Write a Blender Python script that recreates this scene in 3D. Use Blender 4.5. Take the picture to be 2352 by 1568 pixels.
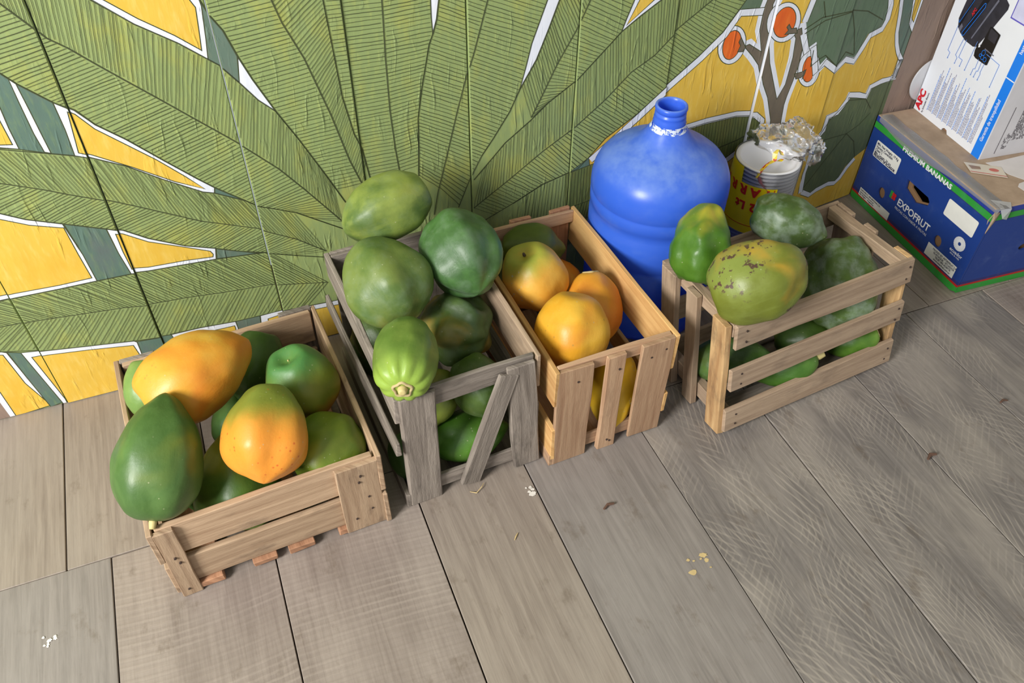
import bpy, bmesh, math, random
from mathutils import Vector, Matrix, Euler, noise
from mathutils.geometry import tessellate_polygon
random.seed(7)
for o in list(bpy.data.objects): bpy.data.objects.remove(o)
SC = bpy.context.scene
COL = SC.collection

# ---------------------------------------------------------------- camera
cam = bpy.data.cameras.new('camera'); camo = bpy.data.objects.new('camera', cam); COL.objects.link(camo)
cam.sensor_width = 36.0; cam.lens = 29.135; cam.clip_start = .02
camo.matrix_world = Matrix(((.92880757, .25520689, -.26867442, 0.0),
                            (-.37042877, .65891064, -.65469023, -1.31743),
                            (.00995098, .70760597, .70653717, 1.25),
                            (0, 0, 0, 1)))
SC.camera = camo

# ---------------------------------------------------------------- world, window light, exposure
wd = bpy.data.worlds.new('daylight'); SC.world = wd; wd.use_nodes = True
bg = wd.node_tree.nodes['Background']
bg.inputs['Color'].default_value = (.87, .94, 1.0, 1); bg.inputs['Strength'].default_value = .50
def window_light(name, loc, target, sx, sy, power, col):
    l = bpy.data.lights.new(name, 'AREA'); l.shape = 'RECTANGLE'; l.size = sx; l.size_y = sy
    l.energy = power; l.color = col
    o = bpy.data.objects.new(name, l); COL.objects.link(o); o.location = loc
    o.rotation_euler = (Vector(target) - Vector(loc)).to_track_quat('-Z', 'Y').to_euler()
    return o
window_light('window_daylight', (-2.15, -1.72, 1.95), (.4, -.3, .1), .9, 1.0, 152, (1.0, .985, .955))
SC.view_settings.view_transform = 'Standard'; SC.view_settings.look = 'None'
SC.view_settings.exposure = 0.06; SC.view_settings.gamma = 1.0
SC.view_settings.use_curve_mapping = False

# ---------------------------------------------------------------- materials
def lin(c):
    r = []
    for v in c[:3]:
        v = v / 255.0
        r.append(v / 12.92 if v <= .04045 else ((v + .055) / 1.055) ** 2.4)
    return (*r, 1.0)
class G:
    """small helper around a node tree"""
    def __init__(s, name):
        s.m = bpy.data.materials.new(name); s.m.use_nodes = True
        s.t = s.m.node_tree; s.p = s.t.nodes['Principled BSDF']; s.out = s.t.nodes['Material Output']
    def n(s, ty, **k):
        nd = s.t.nodes.new(ty)
        for a, v in k.items(): setattr(nd, a, v)
        return nd
    def l(s, a, b): s.t.links.new(a, b); return b
    def setp(s, **k):
        for a, v in k.items():
            a = a.replace('_', ' ')
            if hasattr(v, 'is_output'): s.l(v, s.p.inputs[a])
            else: s.p.inputs[a].default_value = v
    def coord(s, which='Object', scale=(1, 1, 1), rot=(0, 0, 0), rnd=0.0):
        tc = s.n('ShaderNodeTexCoord'); src = tc.outputs[which]
        if rnd:
            oi = s.n('ShaderNodeObjectInfo'); mu = s.n('ShaderNodeMath', operation='MULTIPLY'); s.l(oi.outputs['Random'], mu.inputs[0]); mu.inputs[1].default_value = rnd
            ad = s.n('ShaderNodeVectorMath', operation='ADD'); s.l(src, ad.inputs[0])
            cb = s.n('ShaderNodeCombineXYZ')
            for i in range(3): s.l(mu.outputs[0], cb.inputs[i])
            s.l(cb.outputs[0], ad.inputs[1]); src = ad.outputs[0]
        mp = s.n('ShaderNodeMapping'); s.l(src, mp.inputs[0]); mp.inputs['Scale'].default_value = scale; mp.inputs['Rotation'].default_value = rot
        return mp.outputs[0]
    def noise(s, vec, scale=5, detail=4, rough=.55, dist=0):
        nd = s.n('ShaderNodeTexNoise'); s.l(vec, nd.inputs['Vector'])
        for a, v in (('Scale', scale), ('Detail', detail), ('Roughness', rough), ('Distortion', dist)): nd.inputs[a].default_value = v
        return nd.outputs['Fac']
    def wave(s, vec, scale, dist=0, detail=2, ty='BANDS', d='X', dscale=1.0):
        nd = s.n('ShaderNodeTexWave', wave_type=ty); s.l(vec, nd.inputs['Vector'])
        if ty == 'BANDS': nd.bands_direction = d
        else: nd.rings_direction = d
        nd.inputs['Scale'].default_value = scale; nd.inputs['Distortion'].default_value = dist; nd.inputs['Detail'].default_value = detail; nd.inputs['Detail Scale'].default_value = dscale
        return nd.outputs['Fac']
    def voro(s, vec, scale):
        nd = s.n('ShaderNodeTexVoronoi'); s.l(vec, nd.inputs['Vector']); nd.inputs['Scale'].default_value = scale
        return nd.outputs['Distance']
    def ramp(s, fac, stops, interp='LINEAR'):
        nd = s.n('ShaderNodeValToRGB'); s.l(fac, nd.inputs[0]); cr = nd.color_ramp; cr.interpolation = interp
        while len(cr.elements) < len(stops): cr.elements.new(.5)
        for e, (p, c) in zip(cr.elements, stops):
            e.position = p; e.color = c if len(c) == 4 else (*c, 1)
        return nd.outputs['Color']
    def step(s, fac, a, b):
        nd = s.n('ShaderNodeMapRange'); nd.interpolation_type = 'SMOOTHSTEP'; s.l(fac, nd.inputs[0])
        nd.inputs[1].default_value = a; nd.inputs[2].default_value = b
        return nd.outputs[0]
    def math(s, op, a, b=0.0):
        nd = s.n('ShaderNodeMath', operation=op)
        for i, v in enumerate((a, b)):
            if hasattr(v, 'is_output'): s.l(v, nd.inputs[i])
            else: nd.inputs[i].default_value = v
        return nd.outputs[0]
    def mix(s, fac, a, b, mode='MIX'):
        nd = s.n('ShaderNodeMix', data_type='RGBA', blend_type=mode)
        for i, v in ((0, fac), (6, a), (7, b)):
            if hasattr(v, 'is_output'): s.l(v, nd.inputs[i])
            else: nd.inputs[i].default_value = v
        return nd.outputs[2]
    def bump(s, h, strength=.3, dist=.002, nrm=None):
        nd = s.n('ShaderNodeBump'); s.l(h, nd.inputs['Height']); nd.inputs['Strength'].default_value = strength; nd.inputs['Distance'].default_value = dist
        if nrm is not None: s.l(nrm, nd.inputs['Normal'])
        s.l(nd.outputs[0], s.p.inputs['Normal']); return nd.outputs[0]

def plain(name, c, rough=.6, var=.12, scale=30, metallic=0.0, bump=0.0):
    g = G(name); v = g.coord('Object'); nz = g.noise(v, scale, 4)
    a = lin(c); d = tuple(x * (1 - var) for x in a[:3]); b = tuple(min(1, x * (1 + var)) for x in a[:3])
    g.setp(Base_Color=g.ramp(nz, [(.3, d), (.7, b)]), Roughness=rough, Metallic=metallic)
    if bump: g.bump(nz, bump, .001)
    return g.m

def wood(name, light, dark, stain, su=5.0, sv=95.0, stain_amt=.5, bump=.35):
    """sawn crate timber: grain runs along U of the slat"""
    g = G(name)
    v = g.coord('UV', (su, sv, 1), rnd=37.0); v2 = g.coord('UV', (9, 22, 1), rnd=91.0)
    gr = g.noise(v, 1.0, 6, .6, .6); st = g.noise(v2, 1.0, 5, .62)
    fine = g.noise(g.coord('UV', (60, 420, 1), rnd=11.0), 1.0, 3, .6)
    oi = g.n('ShaderNodeObjectInfo')
    c = g.ramp(gr, [(.28, lin(dark)), (.62, lin(light))])
    c = g.mix(g.math('MULTIPLY', g.step(st, .52, .74), stain_amt), c, lin(stain))
    hs = g.n('ShaderNodeHueSaturation'); g.l(c, hs.inputs['Color'])
    g.l(g.math('ADD', g.math('MULTIPLY', oi.outputs['Random'], .28), .86), hs.inputs['Value'])
    c = g.mix(g.math('MULTIPLY', g.step(fine, .4, .75), .18), hs.outputs[0], lin(dark))
    g.setp(Base_Color=c, Roughness=.82)
    g.bump(g.math('ADD', g.math('MULTIPLY', gr, .7), g.math('MULTIPLY', fine, .5)), bump, .0025)
    return g.m
W_PALE = wood('pale_crate_wood', (186, 158, 128), (148, 119, 92), (96, 78, 62), stain_amt=.7)
W_GREY = wood('weathered_grey_wood', (146, 135, 124), (104, 94, 85), (68, 61, 55), stain_amt=.75, bump=.7)
W_PINK = wood('pinkish_crate_wood', (186, 152, 120), (154, 117, 88), (116, 82, 60), stain_amt=.4)
W_PINE = wood('fresh_pine', (216, 174, 114), (182, 132, 76), (170, 112, 58), su=3.0, sv=55.0, stain_amt=.35, bump=.15)
W_TAN = wood('tan_slat_wood', (176, 152, 127), (142, 118, 96), (90, 77, 66), stain_amt=.45)
W_POST = wood('striped_post_wood', (208, 172, 122), (158, 116, 74), (96, 78, 60), su=4.0, sv=60.0, stain_amt=.7)
W_RED = wood('reddish_board_ends', (178, 132, 100), (140, 98, 70), (90, 66, 50), stain_amt=.5)
M_NAIL = plain('rusty_nail', (62, 48, 42), .6)

# ---------------------------------------------------------------- object helpers
def link(name, me, mat, parent=None, smooth=False):
    o = bpy.data.objects.new(name, me); COL.objects.link(o)
    if mat is not None:
        for m in (mat if isinstance(mat, (list, tuple)) else [mat]): me.materials.append(m)
    if parent is not None: o.parent = parent
    if smooth:
        for p in me.polygons: p.use_smooth = True
    return o
def tag(o, label=None, cat=None, group=None, kind=None):
    if label: o['label'] = label
    if cat: o['category'] = cat
    if group: o['group'] = group
    if kind: o['kind'] = kind
    return o
def thing(name, label, cat, loc=(0, 0, 0), rz=0.0, group=None):
    o = bpy.data.objects.new(name, None); COL.objects.link(o); o.location = loc; o.rotation_euler = (0, 0, rz)
    o.empty_display_size = .05
    return tag(o, label, cat, group)
def mesh(name, verts, faces):
    me = bpy.data.meshes.new(name); me.from_pydata([tuple(v) for v in verts], [], faces); me.update(); return me

def box_mesh(name, d, length_axis=0, bevel=.0012, jit=0.0, seg=1, xf=None, bow=0.0, cuts=0, uvo=None):
    """chamfered box, UV = metres along / across the length axis; xf maps local points to their final place"""
    bm = bmesh.new(); bmesh.ops.create_cube(bm, size=1.0)
    for v in bm.verts: v.co = Vector((v.co.x * d[0], v.co.y * d[1], v.co.z * d[2]))
    if jit:
        for v in bm.verts: v.co += Vector((random.uniform(-jit, jit), random.uniform(-jit, jit), random.uniform(-jit, jit))) * .7
    if cuts:
        es = [e for e in bm.edges if abs((e.verts[0].co - e.verts[1].co)[length_axis]) > d[length_axis] * .8]
        bmesh.ops.subdivide_edges(bm, edges=es, cuts=cuts)
        ends = d[length_axis] * .49
        for v in bm.verts:
            if abs(v.co[length_axis]) < ends:
                k = v.co[length_axis] / d[length_axis] * 2
                v.co += Vector((random.uniform(-jit, jit), random.uniform(-jit, jit), random.uniform(-jit, jit)))
                v.co.y += bow * (1 - k * k)
    if bevel: bmesh.ops.bevel(bm, geom=list(bm.edges), offset=bevel, segments=seg, affect='EDGES', clamp_overlap=True)
    uv = bm.loops.layers.uv.new('UVMap'); oth = [i for i in range(3) if i != length_axis]
    off = Vector(uvo) if uvo else Vector((random.uniform(0, 9), random.uniform(0, 9)))
    for f in bm.faces:
        for lp in f.loops:
            c = lp.vert.co; lp[uv].uv = (c[length_axis] + off.x, c[oth[0]] + c[oth[1]] + off.y)
    if xf:
        for v in bm.verts: v.co = xf(v.co)
    bmesh.ops.recalc_face_normals(bm, faces=bm.faces[:])
    me = bpy.data.meshes.new(name); bm.to_mesh(me); bm.free(); return me

def lathe(profile, n=48, close=True):
    vs, fs = [], []
    for r, z in profile:
        for i in range(n):
            a = 2 * math.pi * i / n; vs.append((r * math.cos(a), r * math.sin(a), z))
    for k in range(len(profile) - 1):
        for i in range(n):
            j = (i + 1) % n; fs.append((k * n + i, k * n + j, (k + 1) * n + j, (k + 1) * n + i))
    if close:
        fs.append(tuple(reversed(range(n)))); fs.append(tuple((len(profile) - 1) * n + i for i in range(n)))
    return vs, fs

def tri(poly, holes=()):
    """triangles of a flat polygon (2-D points), with holes"""
    loops = [[Vector((p[0], p[1], 0)) for p in poly]] + [[Vector((p[0], p[1], 0)) for p in h] for h in holes]
    pts = [p for l in loops for p in l]
    return [(p.x, p.y) for p in pts], tessellate_polygon(loops)

def slab_panel(name, outer, holes, th, place):
    """flat board of thickness th with real holes; place(u, v, w) -> point, w = 0 outer face, w = th inner"""
    pts, tr = tri(outer, holes); n = len(pts)
    vs = [place(u, v, 0) for u, v in pts] + [place(u, v, th) for u, v in pts]
    fs = [tuple(t) for t in tr] + [tuple(n + i for i in reversed(t)) for t in tr]
    s = 0
    for loop in [outer] + list(holes):
        m = len(loop)
        for i in range(m): fs.append((s + i, s + (i + 1) % m, n + s + (i + 1) % m, n + s + i))
        s += m
    me = mesh(name, vs, fs); bm = bmesh.new(); bm.from_mesh(me); bmesh.ops.recalc_face_normals(bm, faces=bm.faces[:]); bm.to_mesh(me); bm.free()
    return me

def flat_poly(name, poly, place):
    pts, tr = tri(poly); return mesh(name, [place(u, v, 0) for u, v in pts], [tuple(t) for t in tr])

def text(body, size, mat, parent, M, align='LEFT', bold=0.0, sx=1.0, name='lettering', depth=0.0):
    """flat lettering; M: 4x4 local matrix whose X runs along the text and Y up it"""
    cu = bpy.data.curves.new('t', 'FONT'); cu.body = body; cu.size = size; cu.align_x = align; cu.offset = bold; cu.resolution_u = 3; cu.extrude = depth
    to = bpy.data.objects.new('t', cu); COL.objects.link(to)
    dg = bpy.context.evaluated_depsgraph_get(); me = bpy.data.meshes.new_from_object(to.evaluated_get(dg))
    bpy.data.objects.remove(to); bpy.data.curves.remove(cu)
    for v in me.vertices: v.co.x *= sx
    me.materials.clear(); o = link(name, me, mat, parent); o.matrix_local = M
    return o
def basis(o, x, y):
    x = Vector(x).normalized(); y = Vector(y).normalized(); z = x.cross(y)
    return Matrix(((x.x, y.x, z.x, o[0]), (x.y, y.y, z.y, o[1]), (x.z, y.z, z.z, o[2]), (0, 0, 0, 1)))

# mural outlines in metres on the wall (x along the wall, z up)
MURAL = {
'polys': [
('white', [(-0.1622,0.7956),(-0.1168,0.7534),(-0.0709,0.7117),(-0.0178,0.6734),(0.0193,0.6407),(0.024,0.6736),(0.0296,0.7233),(0.0287,0.7323),(0.0262,0.7523),(0.0152,0.7979),(-0.1177,0.8146)]),
('yellow', [(-0.1435,0.7841),(-0.0997,0.7509),(-0.0628,0.7182),(-0.019,0.6853),(0.0135,0.6563),(0.0178,0.6933),(0.0208,0.7224),(0.0153,0.7343),(0.0079,0.7549),(0.0009,0.7977),(-0.1074,0.8113)]),
('slate', [(0.0287,0.7323),(0.0296,0.7233),(0.024,0.6736),(0.0193,0.6407),(0.0335,0.6284),(0.0572,0.595),(0.0635,0.6393),(0.0508,0.6834),(0.0369,0.7087)]),
('white', [(0.0643,0.6379),(0.0572,0.595),(0.0798,0.5605),(0.1037,0.5355),(0.0779,0.5977)]),
('pine', [(-0.2879,0.6905),(-0.267,0.6698),(-0.2525,0.651),(-0.2161,0.6141),(-0.2146,0.5671),(-0.2142,0.5206),(-0.2483,0.5323),(-0.2889,0.5492),(-0.3389,0.5641)]),
('white', [(-0.2598,0.6605),(-0.253,0.6522),(-0.2506,0.6073),(-0.2488,0.5666),(-0.2471,0.5325),(-0.2554,0.5365),(-0.2586,0.5687),(-0.2597,0.6213)]),
('white', [(-0.3605,0.7567),(-0.2891,0.6873),(-0.2867,0.6194),(-0.2878,0.585),(-0.287,0.5488),(-0.3111,0.5567),(-0.4348,0.5938)]),
('yellow', [(-0.3666,0.7433),(-0.2968,0.6684),(-0.2947,0.5989),(-0.293,0.558),(-0.3094,0.561),(-0.4323,0.5994)]),
('white', [(-0.2158,0.6133),(-0.1924,0.5945),(-0.1717,0.566),(-0.1358,0.5318),(-0.0921,0.4832),(-0.0488,0.4364),(-0.0252,0.4125),(-0.0278,0.4016),(-0.0458,0.4083),(-0.1019,0.4476),(-0.15,0.4851),(-0.1979,0.5128),(-0.2162,0.521),(-0.2146,0.5671)]),
('yellow', [(-0.2017,0.5951),(-0.1934,0.5884),(-0.1741,0.5586),(-0.135,0.5194),(-0.1009,0.4852),(-0.0662,0.4451),(-0.0409,0.4132),(-0.0848,0.4391),(-0.1399,0.4799),(-0.1925,0.5157),(-0.2094,0.5249)]),
('pine', [(-0.0249,0.4115),(0.0203,0.3728),(-0.0072,0.3893),(-0.0274,0.4012)]),
('white', [(-0.4712,0.5141),(-0.3547,0.4447),(-0.3245,0.4255),(-0.2757,0.4035),(-0.2663,0.3342),(-0.2629,0.274),(-0.3255,0.2745),(-0.3967,0.2764),(-0.5801,0.2754)]),
('yellow', [(-0.4756,0.5044),(-0.3587,0.4346),(-0.3225,0.413),(-0.2805,0.3965),(-0.2763,0.3953),(-0.2729,0.3362),(-0.2687,0.2828),(-0.3227,0.2823),(-0.3932,0.2856),(-0.5754,0.2858)]),
('pine', [(-0.2738,0.4024),(-0.2154,0.3763),(-0.2118,0.3218),(-0.2041,0.2727),(-0.2629,0.274),(-0.2663,0.3342)]),
('white', [(-0.2148,0.3761),(-0.1912,0.365),(-0.1573,0.3378),(-0.1024,0.3056),(-0.0534,0.2858),(-0.0579,0.2615),(-0.126,0.2657),(-0.1771,0.2688),(-0.2054,0.2728),(-0.2118,0.3218)]),
('yellow', [(-0.2042,0.3621),(-0.1935,0.3576),(-0.1593,0.3307),(-0.1033,0.3024),(-0.0637,0.2818),(-0.0603,0.2738),(-0.0622,0.268),(-0.1108,0.2735),(-0.1748,0.2768),(-0.2012,0.2823),(-0.204,0.3229)]),
('slate', [(-0.0525,0.2841),(0.012,0.2561),(0.0279,0.2525),(-0.0207,0.2577),(-0.0564,0.2621)]),
('white', [(-0.6152,0.1985),(-0.4636,0.1653),(-0.4548,0.1594),(-0.4469,0.0905),(-0.4329,0.0057),(-0.5086,-0.0042),(-0.7077,-0.0041)]),
('yellow', [(-0.6195,0.189),(-0.4665,0.1579),(-0.4622,0.1563),(-0.4545,0.077),(-0.4345,0.0051),(-0.4992,-0.0003),(-0.5005,0.0705),(-0.6254,0.1761)]),
('brown', [(-0.5176,0.1223),(-0.5105,0.0449),(-0.5086,-0.0007),(-0.5186,-0.027),(-0.5751,-0.0199)]),
('pine', [(-0.4538,0.1602),(-0.4341,0.1517),(-0.4113,0.0056),(-0.4362,0.0004),(-0.4469,0.0905)]),
('white', [(-0.4341,0.1517),(-0.3965,0.1445),(-0.3236,0.1308),(-0.2478,0.1174),(-0.2425,0.1123),(-0.2431,0.0726),(-0.2538,0.0013),(-0.4134,-0.0003)]),
('yellow', [(-0.4214,0.1352),(-0.3953,0.1334),(-0.3266,0.1219),(-0.251,0.1065),(-0.2462,0.0717),(-0.2561,-0.0067),(-0.4065,-0.0121),(-0.4063,0.0123)]),
('pine', [(-0.2422,0.1134),(-0.1805,0.1075),(-0.1534,0.0196),(-0.2524,-0.0037),(-0.2431,0.0726)]),
('white', [(-0.1802,0.1087),(-0.1257,0.1074),(-0.0581,0.1015),(-0.057,0.0826),(-0.0674,0.0049),(-0.1615,-0.0128)]),
('yellow', [(-0.1632,0.0932),(-0.062,0.0906),(-0.0616,0.083),(-0.073,0.0069),(-0.1567,-0.0056)]),
('slate', [(-0.0575,0.1013),(-0.0099,0.1003),(-0.0203,-0.0038),(-0.0674,0.0049),(-0.057,0.0826)]),
('white', [(-0.0091,0.1),(0.0334,0.1013),(0.0873,0.0978),(0.1376,0.0945),(0.2173,0.0907),(0.2377,-0.0247),(-0.0219,-0.0121)]),
('yellow', [(0.0038,0.0874),(0.0314,0.0904),(0.0897,0.0846),(0.1373,0.0821),(0.216,0.0786),(0.2377,-0.0247),(-0.0087,-0.0081)]),
('white', [(0.3863,0.7513),(0.4283,0.7461),(0.4008,0.6784),(0.3952,0.6468),(0.3872,0.6224),(0.3863,0.6507),(0.3868,0.6805)]),
('white', [(0.623,0.7216),(0.6509,0.7181),(0.6202,0.6467),(0.6012,0.5963),(0.5798,0.5439),(0.548,0.4912),(0.5596,0.5331),(0.5701,0.5765),(0.5974,0.65)]),
('white', [(0.7977,0.6997),(0.9318,0.6828),(0.8252,0.617),(0.7881,0.5949),(0.751,0.5703),(0.7578,0.5912),(0.7704,0.625)]),
('yellow', [(0.8102,0.6956),(0.9131,0.6826),(0.811,0.6191),(0.7605,0.5809),(0.7812,0.6234)]),
('yellow', [(0.7053,0.3104),(0.7393,0.3467),(0.8088,0.3899),(0.8696,0.4388),(0.9354,0.4888),(0.9812,0.5301),(1.0092,0.5702),(1.0251,0.5881),(1.1067,0.8361),(1.5299,0.7998),(1.4847,0.5216),(1.5146,0.3718),(1.5109,0.2491),(1.6384,-0.0587),(1.0288,0.0108),(0.8201,0.0688),(0.7126,0.1799)]),
('olive', [(0.6532,0.282),(0.707,0.2904),(0.7917,0.3072),(0.9276,0.3241),(0.9847,0.33),(1.0587,0.3309),(1.1019,0.3239),(1.121,0.3092),(1.123,0.2867),(1.1094,0.2634),(1.0897,0.2488),(1.0488,0.2233),(0.994,0.1891),(0.8149,0.1125),(0.6647,0.0911)]),
('pine', [(0.7054,0.3094),(0.7088,0.29),(0.66,0.2815),(0.6861,0.297)]),
('leafdark', [(1.0091,0.5708),(1.0233,0.5883),(1.0448,0.6415),(1.104,0.6337),(1.0869,0.5733),(1.0555,0.5618),(1.0199,0.568)]),
('leafdark', [(1.1743,0.4992),(1.1709,0.5277),(1.1806,0.5656),(1.1928,0.6361),(1.3831,0.6116),(1.3987,0.534),(1.4099,0.5071),(1.4108,0.4812),(1.4039,0.4692),(1.3673,0.4618),(1.3543,0.434),(1.3434,0.4104),(1.3161,0.4202),(1.2931,0.402),(1.2554,0.4273),(1.2336,0.4057),(1.2079,0.4682),(1.1954,0.4606)]),
('leafdark2', [(1.3063,0.0758),(1.2985,0.1291),(1.3074,0.2207),(1.3229,0.237),(1.3237,0.2715),(1.3521,0.2734),(1.3718,0.2996),(1.3734,0.3123),(1.4033,0.3047),(1.4329,0.2933),(1.4408,0.3161),(1.4725,0.3212),(1.5154,0.3206),(1.5593,0.3385),(1.586,0.1773),(1.4672,0.1238),(1.4432,0.1036),(1.4306,0.0761),(1.42,0.0677),(1.3955,0.0736),(1.3574,0.0676),(1.3379,0.0591),(1.3158,0.0734)]),
('brown', [(1.4795,0.7896),(1.5148,0.5172),(1.5171,0.4339),(1.5182,0.3632),(1.5133,0.3158),(1.5142,0.2521),(1.5195,0.0667),(1.5358,-0.0535),(2.4264,-0.0842),(1.9388,0.7661)]),
('slate', [(1.44,0.567),(1.4765,0.562),(1.4797,0.5223),(1.4947,0.4607),(1.5154,0.432),(1.5165,0.3703),(1.4956,0.3939),(1.4722,0.424),(1.4609,0.4681),(1.4452,0.5273)]),
('white', [(1.4713,0.5627),(1.5137,0.5569),(1.5161,0.517),(1.5168,0.4318),(1.4967,0.4562),(1.4912,0.48),(1.4784,0.5225)]),
('yellow', [(1.4801,0.5595),(1.5066,0.5559),(1.5094,0.518),(1.511,0.4561),(1.4979,0.4707),(1.4864,0.5213)]),
('trunk', [(1.1486,0.3072),(1.1253,0.3654),(1.1048,0.4002),(1.0862,0.4435),(1.0659,0.4664),(1.0403,0.4913),(1.0519,0.4941),(1.0858,0.4726),(1.0693,0.5221),(1.0687,0.5642),(1.0829,0.6365),(1.1111,0.6328),(1.0878,0.5702),(1.0934,0.5305),(1.0964,0.4867),(1.1092,0.446),(1.1402,0.3799),(1.1512,0.3569),(1.1641,0.3893),(1.1653,0.4494),(1.16,0.4921),(1.148,0.5081),(1.1683,0.5127),(1.1844,0.4721),(1.1863,0.4292),(1.182,0.3928),(1.1766,0.3591),(1.1749,0.3381),(1.1787,0.2974),(1.1903,0.2421),(1.1605,0.2486)]),
('white', [(1.0426,0.4853),(1.0407,0.4769),(1.0371,0.4696),(1.0321,0.4639),(1.0259,0.4599),(1.0189,0.4579),(1.0114,0.4581),(1.0038,0.4604),(0.9965,0.4647),(0.9899,0.4707),(0.9844,0.4781),(0.9802,0.4865),(0.9774,0.4955),(0.9763,0.5047),(0.9768,0.5135),(0.9789,0.5215),(0.9825,0.5285),(0.9874,0.534),(0.9934,0.5377),(1.0001,0.5396),(1.0074,0.5396),(1.0147,0.5375),(1.0218,0.5336),(1.0284,0.5279),(1.034,0.5208),(1.0385,0.5126),(1.0415,0.5036),(1.0429,0.4944)]),
('orange', [(1.0307,0.4904),(1.0293,0.484),(1.0268,0.4784),(1.0235,0.4738),(1.0194,0.4706),(1.0149,0.4688),(1.01,0.4685),(1.0051,0.4699),(1.0005,0.4727),(0.9963,0.4769),(0.9928,0.4822),(0.9901,0.4883),(0.9884,0.495),(0.9878,0.5019),(0.9883,0.5086),(0.9898,0.5148),(0.9922,0.5202),(0.9955,0.5246),(0.9995,0.5278),(1.004,0.5295),(1.0087,0.5298),(1.0134,0.5286),(1.018,0.5259),(1.0222,0.5219),(1.0257,0.5168),(1.0285,0.5107),(1.0303,0.5041),(1.031,0.4972)]),
('white', [(1.1606,0.5138),(1.158,0.5056),(1.1535,0.4986),(1.1474,0.4932),(1.1399,0.4899),(1.1315,0.4887),(1.1226,0.4896),(1.1136,0.4927),(1.1052,0.4978),(1.0976,0.5046),(1.0912,0.5126),(1.0865,0.5215),(1.0835,0.5309),(1.0824,0.5402),(1.0833,0.549),(1.086,0.557),(1.0905,0.5636),(1.0965,0.5686),(1.1036,0.5718),(1.1117,0.5731),(1.1203,0.5723),(1.1289,0.5695),(1.1373,0.5648),(1.1449,0.5584),(1.1514,0.5506),(1.1564,0.5418),(1.1597,0.5325),(1.1612,0.523)]),
('orange', [(1.1482,0.5195),(1.1462,0.5131),(1.143,0.5076),(1.1387,0.5034),(1.1335,0.5006),(1.1277,0.4993),(1.1216,0.4997),(1.1154,0.5017),(1.1096,0.5053),(1.1045,0.5101),(1.1002,0.516),(1.097,0.5227),(1.095,0.5297),(1.0944,0.5368),(1.0951,0.5436),(1.0971,0.5498),(1.1004,0.5551),(1.1046,0.5592),(1.1096,0.5619),(1.1153,0.5631),(1.1212,0.5628),(1.1272,0.5609),(1.1329,0.5576),(1.1381,0.553),(1.1425,0.5472),(1.1458,0.5407),(1.1479,0.5336),(1.1487,0.5265)]),
('white', [(1.2478,0.4046),(1.2482,0.3956),(1.247,0.3876),(1.2443,0.3808),(1.2401,0.3758),(1.2347,0.3727),(1.2284,0.3718),(1.2215,0.373),(1.2144,0.3764),(1.2075,0.3816),(1.201,0.3885),(1.1954,0.3967),(1.1909,0.4057),(1.1877,0.415),(1.186,0.4242),(1.1858,0.4329),(1.1871,0.4407),(1.1899,0.4471),(1.194,0.4518),(1.1992,0.4548),(1.2052,0.4557),(1.2118,0.4546),(1.2187,0.4516),(1.2255,0.4467),(1.232,0.4401),(1.2377,0.4322),(1.2423,0.4234),(1.2458,0.414)]),
('orange', [(1.2342,0.4089),(1.2346,0.4023),(1.2341,0.3963),(1.2327,0.3912),(1.2305,0.3873),(1.2276,0.3847),(1.2241,0.3837),(1.2202,0.3842),(1.2162,0.3863),(1.2122,0.3897),(1.2084,0.3945),(1.2051,0.4002),(1.2023,0.4065),(1.2003,0.4133),(1.1992,0.4201),(1.1988,0.4265),(1.1994,0.4323),(1.2009,0.4373),(1.2031,0.441),(1.2059,0.4435),(1.2093,0.4445),(1.2131,0.4441),(1.217,0.4421),(1.221,0.4388),(1.2247,0.4343),(1.228,0.4288),(1.2308,0.4225),(1.2329,0.4157)]),
('trunk', [(1.0283,0.5119),(1.0391,0.4962),(1.0443,0.4891),(1.0394,0.4805),(1.0267,0.482),(1.0307,0.4945),(1.0252,0.5031)]),
('trunk', [(1.1338,0.5258),(1.1423,0.5152),(1.155,0.5148),(1.1603,0.503),(1.1399,0.5047),(1.1291,0.5049),(1.1357,0.5132),(1.13,0.5202)]),
('trunk', [(1.2096,0.4151),(1.2012,0.4115),(1.1807,0.4101),(1.1885,0.3968),(1.2015,0.3978),(1.2059,0.4022),(1.2052,0.392),(1.2089,0.405)])],
'rib': [
('white', [(0.7094,0.3024),(0.7665,0.346),(0.8163,0.3851),(0.8739,0.4332),(0.9399,0.4833),(0.9875,0.5245),(1.014,0.5642),(1.0683,0.559)], 0.0125, 0),
('white', [(1.1486,0.3072),(1.1253,0.3654),(1.1048,0.4002),(1.0862,0.4435),(1.0659,0.4664),(1.0403,0.4913),(1.0519,0.4941),(1.0858,0.4726),(1.0693,0.5221),(1.0687,0.5642),(1.0829,0.6365),(1.1111,0.6328),(1.0878,0.5702),(1.0934,0.5305),(1.0964,0.4867),(1.1092,0.446),(1.1402,0.3799),(1.1512,0.3569),(1.1641,0.3893),(1.1653,0.4494),(1.16,0.4921),(1.148,0.5081),(1.1683,0.5127),(1.1844,0.4721),(1.1863,0.4292),(1.182,0.3928),(1.1766,0.3591),(1.1749,0.3381),(1.1787,0.2974),(1.1903,0.2421),(1.1605,0.2486)], 0.0095, 1),
('white', [(1.1719,0.5245),(1.1796,0.5687),(1.1965,0.6357)], 0.012, 0),
('white', [(1.1762,0.4989),(1.1978,0.4553),(1.213,0.4642),(1.2376,0.4016),(1.2568,0.423),(1.295,0.3965),(1.3185,0.4157),(1.3475,0.4045),(1.3608,0.4295),(1.374,0.4568),(1.4078,0.4642),(1.4157,0.4837),(1.4117,0.5132),(1.3903,0.566)], 0.0125, 0),
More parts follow.
